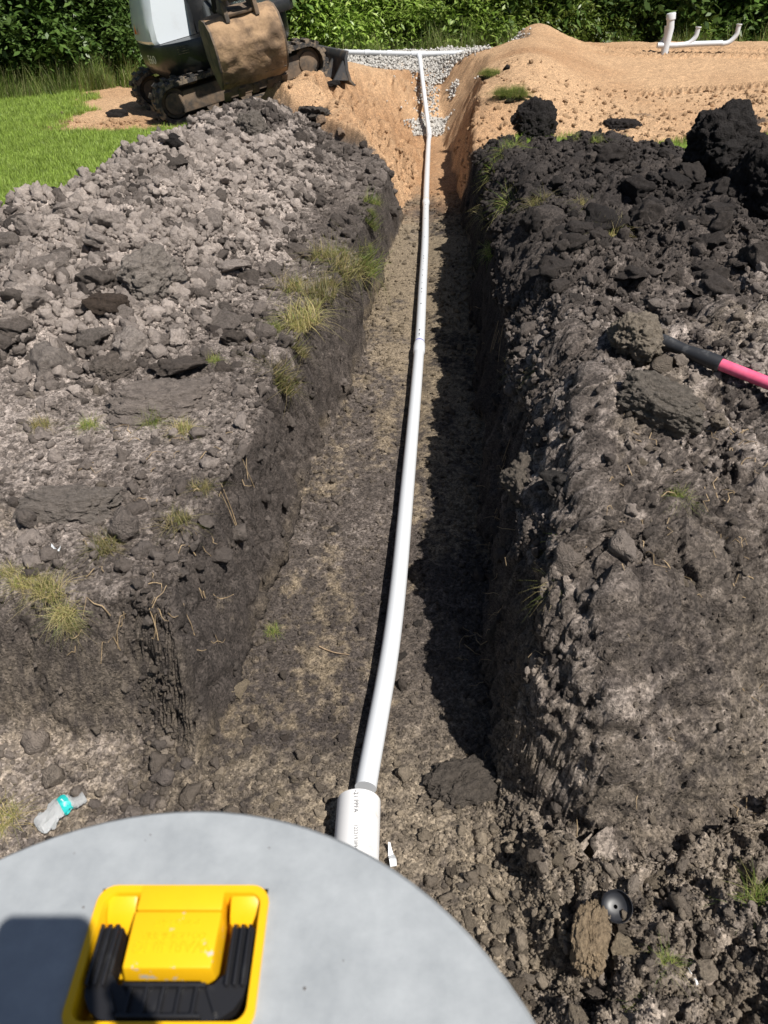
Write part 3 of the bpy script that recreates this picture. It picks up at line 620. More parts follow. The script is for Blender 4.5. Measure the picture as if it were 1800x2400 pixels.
#@@NEXT
# ------------------------------------------------------------------ grass
def blade_mesh(name, n, spread, h, lean, wdt, seed, droop=.5):
    g = np.random.default_rng(seed); V = []; F = []
    for k in range(n):
        a = g.uniform(0, 6.28); r = spread * math.sqrt(g.random()); bx, by = r * math.cos(a), r * math.sin(a)
        hh = h * g.uniform(.45, 1.15); la = g.uniform(0, 6.28); ll = lean * g.random() ; ww = wdt * g.uniform(.6, 1.2)
        sx, sy = -math.sin(la), math.cos(la); b0 = len(V)
        for q, t in enumerate((0, .4, .75, 1)):
            off = hh * ll * t ** 1.7; zz = hh * t * (1 - droop * ll * t * .6); w2 = ww * (1 - t * .92)
            cx, cy = bx + math.cos(la) * off, by + math.sin(la) * off
            V += [(cx - sx * w2, cy - sy * w2, zz), (cx + sx * w2, cy + sy * w2, zz)]
        F += [(b0 + 2 * q, b0 + 2 * q + 1, b0 + 2 * q + 3, b0 + 2 * q + 2) for q in range(3)]
    return np_mesh(name, np.array(V), np.array(F))
def leaf_mat(name, cols_, trans=.35, rough=.5, spec=.35):
    m_, t, b = new_mat(name)
    gm = t.nodes.new('ShaderNodeNewGeometry'); r = t.nodes.new('ShaderNodeValToRGB'); r.color_ramp.interpolation = 'LINEAR'
    el = r.color_ramp.elements
    while len(el) < len(cols_): el.new(.5)
    for k, c in enumerate(cols_): el[k].position = k / (len(cols_) - 1); el[k].color = (*c, 1)
    lk(t, gm.outputs['Random Per Island'], r.inputs[0])
    oi = t.nodes.new('ShaderNodeObjectInfo'); hs = t.nodes.new('ShaderNodeHueSaturation')
    mr = t.nodes.new('ShaderNodeMapRange'); mr.inputs[3].default_value = .6; mr.inputs[4].default_value = 1.5; lk(t, oi.outputs['Random'], mr.inputs[0]); lk(t, mr.outputs[0], hs.inputs['Value'])
    lk(t, r.outputs[0], hs.inputs['Color']); lk(t, hs.outputs[0], b.inputs['Base Color'])
    b.inputs['Roughness'].default_value = rough; b.inputs['Specular IOR Level'].default_value = spec
    tr = t.nodes.new('ShaderNodeBsdfTranslucent'); lk(t, hs.outputs[0], tr.inputs['Color'])
    mx = t.nodes.new('ShaderNodeMixShader'); mx.inputs[0].default_value = trans
    out = t.nodes['Material Output']; lk(t, b.outputs[0], mx.inputs[1]); lk(t, tr.outputs[0], mx.inputs[2]); lk(t, mx.outputs[0], out.inputs['Surface'])
    return m_
LAWNM = leaf_mat('lawn_grass', [(.17, .25, .035), (.25, .35, .06), (.34, .43, .10), (.20, .30, .045)], .3)
STRAW = leaf_mat('straw_grass', [(.10, .13, .03), (.20, .20, .06), (.36, .29, .13), (.42, .34, .18)], .25)
GREENT = leaf_mat('green_grass', [(.09, .16, .02), (.16, .24, .04), (.28, .28, .08), (.34, .30, .13)], .3)
WEEDM = leaf_mat('weed_grass', [(.09, .16, .025), (.15, .22, .04), (.24, .26, .09), (.30, .29, .14)], .35)
lawnp = [blade_mesh('lawn_clump', 22, .045, .055, .9, .0028, 500 + k) for k in range(5)]
for me in lawnp: me.materials.append(LAWNM)
LC = proto_collection('lawn_shapes', lawnp)
lm = m['lawn'] * (1 - m['gravel']) * (py < 14.5) * (py > 3)
# even cover per ground area
area = (0.0023 * np.sqrt(py ** 2 + 2.2)) * (0.0029 * np.sqrt(py ** 2 + 3))
k = pick(lm * area * np.minimum(1, (9 / np.maximum(py, 5)) ** 1.0) + 1e-15, 30000)
P = Vg[I[k]] + RNG.normal(size=(len(k), 3)) * [.012, .012, 0]; n = len(k)
s = RNG.uniform(.7, 1.25, n) * (1 + .06 * np.maximum(0, py[k] - 7))
scatter('lawn_grass', P, np.stack([RNG.normal(0, .15, n), RNG.normal(0, .15, n), RNG.uniform(0, 6.28, n)], -1), np.repeat(s[:, None], 3, 1), np.ones((n, 3)), LC, 5, 'short mown grass of the lawn left of the heap and right of it', 'grass')
TUFT = [blade_mesh('grass_blades', 210, .06, .12, 1.9, .0013, 600 + k, 1.1) for k in range(4)]
TUFG = []
for me in TUFT:
    g_ = me.copy(); g_.materials.append(GREENT); TUFG.append(g_); me.materials.append(STRAW)
def tuft(u, v, s, label, green=False, tilt=(0, 0), sz=1.0):
    p = hit(u, v); o = bpy.data.objects.new('grass_tuft', random.choice(TUFG if green else TUFT)); COL.objects.link(o)
    o.location = p - Vector((0, 0, .005)); nn = nat(p.x, p.y); t_ = Vector((0, 0, 1)).lerp(nn, .6)
    o.rotation_euler = t_.to_track_quat('Z', 'Y').to_euler(); o.rotation_euler.z += random.random()
    s = s * (1.55 if 1000 > v > 545 and 560 < u < 900 else 1.0 if u < 900 and v > 360 else .8 if v < 500 else .85); o.scale = (s, s, s * sz); return tag(o, label, 'grass tuft', 'torn grass tufts along the trench')
for u, v, s, gr, lb in [
    (600, 835, .9, 0, 'straw-green grass tuft alone on the left trench shoulder'), (655, 695, .9, 0, 'yellow grass tuft hanging over the left trench lip'),
    (690, 640, .9, 0, 'yellow grass strip above the hanging tuft on the left lip'), (700, 560, .9, 0, 'loose straw tuft inland of the left lip'),
    (745, 590, 1.0, 0, 'yellowish grass tuft on the left lip nearest the grass fringe'), (785, 572, 1.2, 1, 'thick green-yellow grass clump hanging at the left trench corner'),
    (797, 500, 1.1, 1, 'green fringe of grass on the left lip above the thick clump'), (803, 440, 1.1, 1, 'far green grass fringe on the left trench lip'),
    (630, 625, .7, 0, 'brown dry tuft on the left heap slope'), (597, 714, .4, 1, 'tiny bright green sprout on the left slope'),
    (640, 760, .6, 0, 'thin brown tuft below the tiny green sprout'), (462, 782, .45, 1, 'small yellow-green sprig beside grey crumbs on the left heap'),
    (228, 1188, .6, 0, 'small straw tuft on smooth soil near the white litter'), (50, 1262, .5, 0, 'dry root mat tuft at the left picture edge'),
    (118, 1292, .6, 0, 'large dry straw tuft hanging from the left pit edge'), (165, 1372, .45, 0, 'drooping straw tuft at the top of the left pit wall'),
    (385, 1130, .6, 0, 'dry tuft with pale stems on the left shoulder'), (435, 1060, .5, 0, 'sparse brown stems on the left shoulder'),
    (92, 925, .5, 0, 'small dry tuft on the near left heap, leftmost'), (195, 925, .5, 1, 'small greenish tuft on the near left heap'),
    (330, 910, .6, 1, 'dark green tuft crushed under the smooth slab'), (395, 930, .6, 0, 'straw tuft crushed under the right end of the smooth slab'),
    (1062, 455, 1.6, 0, 'large straw-green grass clump hanging over the right trench lip'), (1110, 445, 1.3, 1, 'green grass strip inland of the large clump on the right lip'),
    (1165, 445, 1.1, 0, 'thin end of the grass strip on the right heap'), (1082, 378, 1.4, 1, 'bright green clump on the right trench edge'),
    (1100, 330, 1.4, 1, 'green clump on the far right trench edge'), (1060, 560, .8, 1, 'leafy green sprig on the right trench wall top'),
    (1312, 510, 1.2, 0, 'straw tuft alone in the black soil of the right heap'), (1260, 445, .8, 0, 'dull dry tuft left of the lone straw tuft on black soil'),
    (1125, 800, .7, 0, 'dry tuft on the right trench lip level with the shovel'), (1180, 800, .7, 0, 'curled dry stems beside the dry tuft on the right lip'),
    (1215, 1270, .6, 0, 'straw and root tuft on the near right edge'), (1240, 1180, .5, 1, 'yellow-green tuft on the near right edge above the roots'),
    (1465, 1095, .5, 1, 'small green-brown tuft on the near right slope'), (1180, 272, 1.0, 1, 'green sod on the black pointed clod by the sand'),
    (1240, 303, .9, 1, 'grass fringe between black soil and sand'), (1290, 306, .9, 1, 'grass fringe right of the black pointed clod'),
    (590, 1368, .35, 1, 'low green sprig on the trench bottom left of the pipe'), (15, 1770, .6, 0, 'straw tuft on the pit floor at the left edge'),
    (1440, 2085, .35, 1, 'tiny green weed in the rubble right of the black cap'), (1390, 2180, .35, 1, 'tiny green weed at the bottom edge right of the lid'),
    (640, 160, 1.1, 1, 'small grass tuft on sand beside the bucket'), (1640, 1960, .7, 1, 'green stems at the lower right picture edge')]:
    tuft(u, v, s, lb, gr)
for u, v, s in ((15, 1240, .4), (85, 1275, .5), (145, 1315, .45), (140, 1350, .4)): tuft(u, v, s, 'dry straw tuft in the mat of dead grass at the left pit edge')
for u, v, s in ((735, 555, .5), (760, 582, .6), (795, 540, .6), (800, 470, .6), (715, 620, .5), (675, 665, .5), (650, 715, .5)): tuft(u, v, s, 'yellow-green tuft in the grass fringe along the left trench lip', v < 560)
def sod(u, v, s, label):
    p = hit(u, v); r = empty('sod_piece', p); tag(r, label, 'sod', 'sod pieces on the sand')
    c_ = mesh_obj('soil', CLOD[3], None, r); c_.scale = (s, s * .8, s * .7); c_.location.z = -.25 * s; c_.color = (.04, .035, .02, 1)
    for k in range(14):
        b_ = mesh_obj('grass_blades', TUFG[k % 4], None, r); b_.location = (random.uniform(-.7, .7) * s, random.uniform(-.6, .6) * s, s * .0); b_.scale = (s * 7,) * 2 + (s * 6,)
sod(1103, 205, .16, 'dark green sod piece lying on the right sand ridge'); sod(1060, 165, .12, 'small sod piece above the larger one beside the cut')
# thin roots
def root_mesh():
    mb = MB()
    for k in range(320):
        if k < 220: u, v = random.uniform(1050, 1659), random.uniform(880, 1750)
        elif k < 275: u, v = random.uniform(150, 560), random.uniform(900, 1450)
        else: u, v = random.uniform(1000, 1130), random.uniform(600, 1500)
        p = hit(u, v, .004); a = random.uniform(0, 6.28); L = random.uniform(.02, .085); pts = []
        for q in range(5):
            t = q / 4; pts.append((p.x + math.cos(a) * L * t, p.y + math.sin(a) * L * t, max(zat(p.x + math.cos(a) * L * t, p.y + math.sin(a) * L * t) + .003, p.z - .03) + .01 * math.sin(3 * t)))
            a += random.uniform(-.5, .5)
        mb.tube(pts, [.0016, .0015, .0013, .0010, .0006], 4, False)
    return mb
tag(root_mesh().build('root_strands', mat('roots', (.33, .24, .14), .8, var=.3)), 'thin tan roots sticking out of the soil slopes', 'roots', kind='stuff')
def twig(u, v, L, a, label):
    p = hit(u, v, .008); pts = [(p.x + math.cos(a + .25 * t) * L * t, p.y + math.sin(a + .25 * t) * L * t, zat(p.x + math.cos(a) * L * t, p.y + math.sin(a) * L * t) + .007) for t in (0, .25, .5, .75, 1)]
    tag(MB().tube(pts, [.0026, .0024, .002, .0018, .0012], 6).build('twig', TWIGM), label, 'twig')
TWIGM = mat('twig', (.34, .24, .15), .8, var=.3)
twig(690, 1400, .11, -.6, 'thin curved twig on the trench bottom left of the pipe'); twig(1375, 1410, .16, .7, 'thin pale twig leaning on the near right slope')

# ------------------------------------------------------------------ woodland
def leaf_crown(name, seed, rx, ry, h, n, leaf, low=0.0, narrow=.45):
    g = np.random.default_rng(seed)
    nc = 95; cz = g.uniform(low, 1, nc); ca = g.uniform(0, 6.28, nc)
    prof = np.clip(np.sin(np.clip(cz * .93 + .1, 0, 1) * math.pi) ** .5, .2, 1); cr = np.sqrt(g.uniform(.25, 1, nc)) * prof
    c = np.stack([cr * np.cos(ca) * rx, cr * np.sin(ca) * ry, cz * h], -1)
    k = g.integers(0, nc, n); P = c[k] + g.normal(size=(n, 3)) * [.14, .14, .12] * np.array([1, 1, 1])
    P[:, 2] = np.abs(P[:, 2])
    a = g.uniform(0, 6.28, n); dirv = np.stack([np.cos(a), np.sin(a), g.normal(-.45, .4, n)], -1); dirv /= np.linalg.norm(dirv, axis=1, keepdims=True)
    upv = np.stack([g.normal(0, .5, n), g.normal(0, .5, n), np.ones(n)], -1); sd = np.cross(dirv, upv); sd /= np.linalg.norm(sd, axis=1, keepdims=True)
    L = leaf * g.uniform(.6, 1.3, n)[:, None]; W = L * narrow * .5; nn = np.cross(sd, dirv)
    V = np.stack([P, P + dirv * L * .45 + sd * W + nn * L * .06, P + dirv * L, P + dirv * L * .45 - sd * W + nn * L * .06], 1).reshape(-1, 3)
    return np_mesh(name, V, np.arange(4 * n).reshape(n, 4), False)
LG1 = leaf_mat('leaf_bright', [(.09, .15, .02), (.15, .24, .03), (.22, .31, .06), (.30, .37, .10)], .3, .42, .5)
LG2 = leaf_mat('leaf_mid', [(.05, .10, .018), (.085, .15, .03), (.12, .19, .045)], .28, .42, .5)
LG3 = leaf_mat('leaf_dark', [(.018, .042, .012), (.03, .062, .016), (.045, .08, .02)], .25, .45, .5)
BARK = mat('bark', (.075, .06, .048), .9, var=.4, scale=14, bump=.6, bdist=.02)
crowns = []
for k, (rx, h, n, lf, mt, nr) in enumerate([(1.25, 1.5, 12000, .11, LG1, .32), (1.35, 1.35, 12000, .12, LG1, .30), (1.2, 1.5, 11000, .11, LG2, .5), (1.5, 2.2, 14000, .13, LG2, .48), (2.3, 6.5, 20000, .16, LG3, .6), (2.5, 7.0, 20000, .17, LG3, .55)]):
    me = leaf_crown('crown', 700 + k, rx, rx * .8, h, n, lf, 0.0, nr); me.materials.append(mt); crowns.append(me)
def trunk_mesh(h, r, seed, limbs):
    g = random.Random(seed); mb = MB(); pts = [(0, 0, -.15)]; x_ = y_ = 0
    for q in range(1, 6): x_ += g.uniform(-.08, .08); y_ += g.uniform(-.08, .08); pts.append((x_, y_, h * q / 5))
    mb.tube(pts, [r * (1.25 - q * .2) for q in range(6)], 9)
    for k in range(limbs):
        t = g.uniform(.12, .75); p0 = Vector((0, 0, h * t)); a = g.uniform(0, 6.28); L = h * g.uniform(.2, .38)
        mb.tube([p0, p0 + Vector((math.cos(a) * L * .5, math.sin(a) * L * .5, L * .35)), p0 + Vector((math.cos(a) * L, math.sin(a) * L, L * .85))], [r * .5, r * .32, r * .12], 6)
    me = mb.build('trunk', BARK); d_ = me.data; bpy.data.objects.remove(me); return d_
trunks = [trunk_mesh(1.3, .03, 1, 9), trunk_mesh(1.9, .04, 2, 10), trunk_mesh(6.2, .14, 3, 12), trunk_mesh(6.6, .16, 4, 12)]
def tree(X, Y, kind, s, label, name, group, zz=None):
    r = empty(name, (X, Y, (zat(X, Y) if zz is None else zz) - .03), random.uniform(0, 6.28)); tag(r, label, 'bush' if 'bush' in name else 'tree', group)
    mesh_obj('trunk', trunks[(0, 1, 0, 1, 2, 3)[kind]], None, r); mesh_obj('crown', crowns[kind], None, r)
    r.scale = (s, s, s * random.uniform(.9, 1.15)); return r
bl = ['bright narrow-leaved bush at the lawn edge', 'tall yellow-green bush behind the gravel', 'rounded mid-green bush at the wood edge', 'dense leafy bush at the wood edge']
spots = [(-7.6, 12.2, 3, 1.0, 'dense leafy bush at the far left end of the lawn'), (-6.1, 11.9, 2, 1.1, 'rounded leafy bush at the lawn edge near the left side of the picture'), (-5.3, 13.2, 3, 1.0, 'leafy bush behind the lawn between the left edge and the excavator'),
    (-4.3, 13.3, 2, .85, 'low bush at the lawn edge left of the excavator hood'), (-3.3, 14.8, 3, .9, 'bush half hidden behind the excavator hood'), (-2.1, 15.8, 0, 1.0, 'bush hidden by the excavator cab and boom'),
    (-.9, 16.0, 0, 1.05, 'bright narrow-leaved bush just right of the bucket'), (.3, 16.2, 1, 1.0, 'bright bush behind the tee of the manifold pipe'), (1.6, 16.0, 0, 1.05, 'bright bush behind the right half of the gravel bed'), (2.9, 16.6, 1, .95, 'yellow-green bush left of the sand peak'),
    (4.1, 16.8, 0, .75, 'small bright bush behind the sand peak'), (5.9, 17.2, 1, .62, 'round yellow-green bush left of the capped vent pipe'), (7.6, 18.2, 2, .8, 'dark green bush behind the curved vent pipes'), (9.4, 17.5, 0, .8, 'bush at the right edge beyond the graded sand'), (11.2, 18, 3, 1.0, 'bush outside the right end of the sand bed'), (-9.5, 13, 3, 1.1, 'bush beyond the left picture edge')]
for X, Y, kk, s, lb in spots: tree(X, Y, kk, s, lb, 'leafy_bush', 'bushes along the wood edge', .42)
random.seed(5)
def place(X): return ['outside the left picture edge', 'near the left picture edge', 'behind the lawn', 'left of the excavator hood', 'behind the excavator', 'right of the bucket', 'behind the pipe tee', 'behind the gravel end', 'behind the sand peak', 'left of the capped vent', 'behind the vent pipes', 'near the right picture edge', 'outside the right picture edge'][int(np.clip((X + 11.5) / 1.85, 0, 12))]
for q, X in enumerate(np.arange(-11, 14, 1.9)):
    tree(X + random.uniform(-.4, .4), (15.0 if X < -3 else 17.6) + random.uniform(-.3, .5), 3 if q % 2 else 2, random.uniform(1.1, 1.5), 'taller shaded bush in the second row, ' + place(X), 'leafy_bush', 'second row of bushes', .42)
tl = []
for X in np.arange(-13, 16.1, 2.4):
    tl.append((X + random.uniform(-.5, .5), 18.8 + random.uniform(-.8, .8) + (0 if X > -2 else -2.4)))
for X in np.arange(-16, 19.1, 3.0): tl.append((X + random.uniform(-.6, .6), 22.5 + random.uniform(-1, 1)))
for q, (X, Y) in enumerate(tl):
    tree(X, Y, 4 + q % 2, random.uniform(.9, 1.15), 'tall dark tree %s, ' % ('deep in the shaded wood' if Y > 20.5 else 'at the front of the wood') + place(X), 'woodland_tree', 'trees of the wood behind')
# tall weeds along the wood edge
weedp = [blade_mesh('weed', 40, .12, .42, .7, .005, 800 + k, .6) for k in range(4)]
for me in weedp: me.materials.append(WEEDM)
WC = proto_collection('weed_shapes', weedp)
WP = []
for k in range(900):
    if k < 420: X = random.uniform(-9, -2.6); Y = np.interp(X, [-9, -5, -3.6, -2.6], [10.7, 11.5, 12.6, 13.4]) + abs(random.gauss(0, .45))
    elif k < 620: X = random.uniform(-2.6, 3); Y = random.uniform(14.6, 15.6)
    else: X = random.uniform(3, 12); Y = random.uniform(15.6, 17.2)
    WP.append((X, Y, zat(X, Y) - .02))
n = len(WP); s = RNG.uniform(.55, 1.3, n)
scatter('tall_weeds', WP, np.stack([RNG.normal(0, .12, n), RNG.normal(0, .12, n), RNG.uniform(0, 6.28, n)], -1), np.repeat(s[:, None], 3, 1), np.ones((n, 3)), WC, 4, 'tall weeds and seed grass along the foot of the wood', 'weeds')
#@@NEXT
# ------------------------------------------------------------------ pipework
PVC = mat('pvc_white', (.60, .62, .645), .32, var=.03, scale=7, c2=(.46, .40, .33), lo=.66, hi=.76, spec=.45)
PVCD = mat('pvc_white_dirty', (.70, .695, .69), .45, scale=9, c2=(.42, .35, .28), lo=.60, hi=.74, spec=.4)
BLUE = mat('blue_primer', (.12, .10, .45), .4, var=.2)
INK = mat('black_print', (.03, .03, .035), .6)
def catmull(pts, n):
    out = []; P_ = [Vector(p) for p in pts]; P_ = [2 * P_[0] - P_[1]] + P_ + [2 * P_[-1] - P_[-2]]
    for i in range(1, len(P_) - 2):
        a, b, c, d = P_[i - 1:i + 3]
        for k in range(n):
            t = k / n; out.append(.5 * ((2 * b) + (-a + c) * t + (2 * a - 5 * b + 4 * c - d) * t * t + (-a + 3 * b - 3 * c + d) * t ** 3))
    return out + [P_[-2]]
RP = 0.030
pl_ = [(X, Y, .055 + itp(Y, FLZ)) for X, Y in PIPE[1:]]
path = catmull([tuple(map(float, p)) for p in pl_], 14)
line = empty('pressure_line', path[0]); tag(line, 'long white plastic pipe running up the trench to the gravel bed', 'pipe')
off = -Vector(path[0])
def sub(pts): return [p + off for p in pts]
cuts = [0, 40, 75, 104, len(path) - 1]
ib = min(range(len(path)), key=lambda i: abs(path[i].y - 4.1)); ic = min(range(len(path)), key=lambda i: abs(path[i].y - 7.6))
for a, b in ((0, ib), (ib, ic), (ic, len(path) - 1)): MB().tube(sub(path[a:b + 1]), RP, 20).build('pipe_section', PVC, line)
def along(i, d0, d1):
    t = (path[min(i + 1, len(path) - 1)] - path[i - 1]).normalized(); return path[i] + t * d0, path[i] + t * d1, t
for i in (ib, ic):
    p0, p1, t = along(i, -.10, .035); MB().tube(sub([p0, p0 + t * .02, p1 - t * .03, p1]), [RP * 1.02, RP * 1.17, RP * 1.17, RP * 1.10], 20).build('bell_joint', PVC, line)
p0, p1, t = along(ib, .036, .052); MB().tube(sub([p0, p1]), RP * 1.025, 20).build('primer_ring', BLUE, line)
p0, p1, t = along(ic, .036, .055); MB().tube(sub([p0, p1]), RP * 1.02, 20).build('primer_ring', mat('yellow_primer', (.6, .5, .2), .4), line)
mk = MB()
for k in range(20):
    i = random.choice(list(range(ib + 1, ib + 22)) + list(range(ib + 1, ic))); q = path[i] + off; t = (path[i + 1] - path[i]).normalized(); sd = Vector((t.y, -t.x, 0))
    q = q + t * random.uniform(0, .05); an = -.15; c0 = q + (Vector((0, 0, 1)) * math.cos(an) + sd * math.sin(an)) * (RP + .0006)
    L, W = random.uniform(.003, .012), random.uniform(.0015, .004); mk.add([c0 - t * L - sd * W, c0 + t * L - sd * W, c0 + t * L + sd * W, c0 - t * L + sd * W], [(0, 1, 2, 3)])
mk.build('print_marks', INK, line)
TEE = Vector((.52, 13.0, .865)); end = path[-1]
ris = [end, end + Vector((0, .10, .02)), TEE + Vector((0, -.10, -.03)), TEE]
MB().tube(sub([end - Vector((.004, .06, .0)), end + Vector((0, .03, .015)), end + Vector((-.004, .12, .05))]), RP * 1.2, 20).build('elbow', PVC, line)
MB().tube(sub([end + Vector((0, .03, .012)), TEE + Vector((.012, -.06, -.03))]), RP, 20).build('pipe_section', PVC, line)
MB().tube(sub([TEE + Vector((.015, -.12, -.055)), TEE + Vector((.002, -.02, -.005)), TEE]), RP * 1.22, 20).build('tee_branch', PVC, line)
RM = .034
lx0, lx1 = Vector((-.72, 13.25, .875)), Vector((2.15, 13.05, .90))
MB().tube(sub([TEE - Vector((.11, -.01, 0)), TEE + Vector((.11, 0, 0))]), RM * 1.25, 20).build('tee', PVC, line)
MB().tube(sub([TEE - Vector((.1, -.008, 0)), lx0]), RM, 20).build('manifold_pipe', PVC, line)
MB().tube(sub([TEE + Vector((.1, 0, 0)), lx1]), RM, 20).build('manifold_pipe', PVC, line)
for f in (.35, .62): 
    c0 = TEE.lerp(lx0, f); MB().tube(sub([c0 - Vector((.04, 0, 0)), c0 + Vector((.04, 0, 0))]), RM * 1.2, 20).build('coupling', PVC, line)
# big sleeve out of the tank
s0, s1 = Vector((-.066, 1.125, .085)), Vector((-.085, .30, .10)); sv = (s1 - s0).normalized()
slv = MB().tube([Vector((0, 0, 0)), s1 - s0], .057, 40, False).tube([Vector((0, 0, 0)), sv * .002], .0495, 40).build('sleeve_pipe', PVCD); slv.location = s0
tag(slv, 'short wide white sleeve pipe between the tank lid and the thin pipe', 'pipe')
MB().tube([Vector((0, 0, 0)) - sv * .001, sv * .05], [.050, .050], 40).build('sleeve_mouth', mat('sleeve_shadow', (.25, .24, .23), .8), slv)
def text_mesh(txt, size, name, material, parent, mtx, extrude=0, wrap=None, align='LEFT'):
    cu = bpy.data.curves.new(name, 'FONT'); cu.body = txt; cu.size = size; cu.extrude = extrude; cu.align_x = align; cu.resolution_u = 3
    to = bpy.data.objects.new(name + '_tmp', cu); COL.objects.link(to); bpy.context.view_layer.update()
    me = bpy.data.meshes.new_from_object(to.evaluated_get(bpy.context.evaluated_depsgraph_get())); bpy.data.objects.remove(to)
    for v in me.vertices: v.co = mtx @ (wrap(v.co) if wrap else v.co)
    me.name = name; return mesh_obj(name, me, material, parent)
def wrapc(r, ang):
    def f(c): a = ang - c.y / r; return Vector((r * math.sin(a), c.x, r * math.cos(a)))
    return f
# lettering runs down the sleeve toward the tank
R_ = Matrix(((1, 0, 0), (0, -1, 0), (0, 0, 1))).to_4x4()
tilt_ = Matrix.Rotation(math.atan2(s0.z - s1.z, s0.y - s1.y) , 4, 'X')
yaw_ = Matrix.Rotation(math.atan2(s1.x - s0.x, s0.y - s1.y), 4, 'Z').inverted()
def sleeve_txt(txt, size, y0):
    def f(c):
        a = -.10 - (-(c.y - size * .35)) / .0576
        return Vector((.0576 * math.sin(a), -(c.x + y0), .0576 * math.cos(a)))
    text_mesh(txt, size, 'lettering', INK, slv, yaw_ @ Matrix.Rotation((s1.z - s0.z) / .82 * -1, 4, 'X'), 0, f)
sleeve_txt('-21 PPFA', .017, .004); sleeve_txt('1223193894O  0337  JU', .0135, .10)

# vent pipes on the sand bed
def vz(u, v, Y):
    a, b = (u - 829.5) / _F, (1106 - v) / _F; d = Vector((a, math.cos(_P) + b * math.sin(_P), -math.sin(_P) + b * math.cos(_P))); return Vector((0, 0, CZ)) + d * (Y / d.y)
YV = 12.9
b0 = vz(1437, 96, YV); base = empty('vent_pipes', (b0.x, b0.y, b0.z)); tag(base, 'white vent pipes with one tall capped stand and two curved ends on the sand bed', 'pipe')
def rel(u, v, Y=YV): return vz(u, v, Y) - b0
MB().tube([Vector((0, 0, -.25)), rel(1448, 60), rel(1449, 34)], .054, 24).build('stand_pipe', PVC, base)
MB().tube([rel(1449, 42), rel(1450, 30), rel(1450, 28)], [.066, .066, .06], 24).build('cap', PVC, base)
MB().tube([rel(1425, 96, 13.0), rel(1434, 88, 13.0), rel(1439, 76, 13.0), rel(1441, 56, 13.0)], .034, 16).build('curved_end', PVC, base)
MB().tube([rel(1420, 98), rel(1460, 98), rel(1500, 95), rel(1560, 93)], .036, 16).build('lateral_pipe', PVC, base)
for u in (1490, 1575):
    cv = catmull([rel(u - 12, 96), rel(u, 92), rel(u + 12, 80), rel(u + 17, 66), rel(u + 19, 58)], 5) if u < 1500 else catmull([rel(u - 18, 95), rel(u, 91), rel(u + 15, 76), rel(u + 20, 60), rel(u + 22, 52)], 5)
    c_ = MB().tube(cv, .033, 16).build('curved_end', PVC, base); MB().tube([cv[-1] - (cv[-1] - cv[-2]) * 1.2, cv[-1] + (cv[-1] - cv[-2]) * .4], .042, 16).build('socket', PVC, c_)

# ------------------------------------------------------------------ tank riser and lid
LIDC = Vector((-.169, .069, 1.235)); LR = .312
GREYP = mat('lid_grey', (.25, .268, .283), .48, scale=20, c2=(.36, .38, .395), lo=.30, hi=.75, bump=.35, bdist=.0025, det=10, spec=.35)
YEL = mat('yellow_plastic', (.78, .44, .008), .35, scale=60, c2=(.76, .42, .008), lo=.4, hi=.7, spec=.45)
YELW = mat('yellow_plastic_worn', (.78, .44, .008), .38, scale=75, c2=(.45, .42, .36), lo=.63, hi=.65, spec=.4)
BLKP = mat('black_plastic', (.016, .016, .018), .32, scale=30, c2=(.05, .05, .05), lo=.55, hi=.8, spec=.5)
lid = empty('tank_lid', LIDC); tag(lid, 'round grey tank lid with yellow handle box in the foreground', 'lid')
bx0, bx1, by0, by1 = -.233 + .169, -.096 + .169, .210 - .069, .312 - .069
bm = bmesh.new(); oc = []
for k in range(96): a = 2 * math.pi * k / 96; oc.append(bm.verts.new((LR * math.cos(a), LR * math.sin(a), 0)))
rc_ = [bm.verts.new((X, Y, .0)) for X, Y in ((bx0, by0), (bx1, by0), (bx1, by1), (bx0, by1))]
ed = [bm.edges.new((oc[k], oc[(k + 1) % 96])) for k in range(96)] + [bm.edges.new((rc_[k], rc_[(k + 1) % 4])) for k in range(4)]
bmesh.ops.triangle_fill(bm, edges=ed, use_beauty=True, normal=(0, 0, 1))
for f in list(bm.faces):
    c_ = f.calc_center_median()
    if bx0 + .002 < c_.x < bx1 - .002 and by0 + .002 < c_.y < by1 - .002: bm.faces.remove(f)
for r_, z_ in (((LR + .004), -.004), ((LR + .005), -.016), ((LR - .002), -.045)):
    nw = [bm.verts.new((r_ * math.cos(2 * math.pi * k / 96), r_ * math.sin(2 * math.pi * k / 96), z_)) for k in range(96)]
    for k in range(96): bm.faces.new((oc[k], nw[k], nw[(k + 1) % 96], oc[(k + 1) % 96]))
    oc = nw
bmesh.ops.recalc_face_normals(bm, faces=bm.faces)
me = bpy.data.meshes.new('cover'); bm.to_mesh(me); bm.free(); mesh_obj('cover', me, GREYP, lid)
cxm = (bx0 + bx1) / 2
hb = empty('handle_box', (0, 0, 0)); bpy.data.objects.remove(hb)
pan = MB()
pan.box((bx0 + .001, by0 + .001, -.034), (bx1 - .001, by1 - .001, -.030))
pan_o = pan.build('handle_box', YEL, lid)
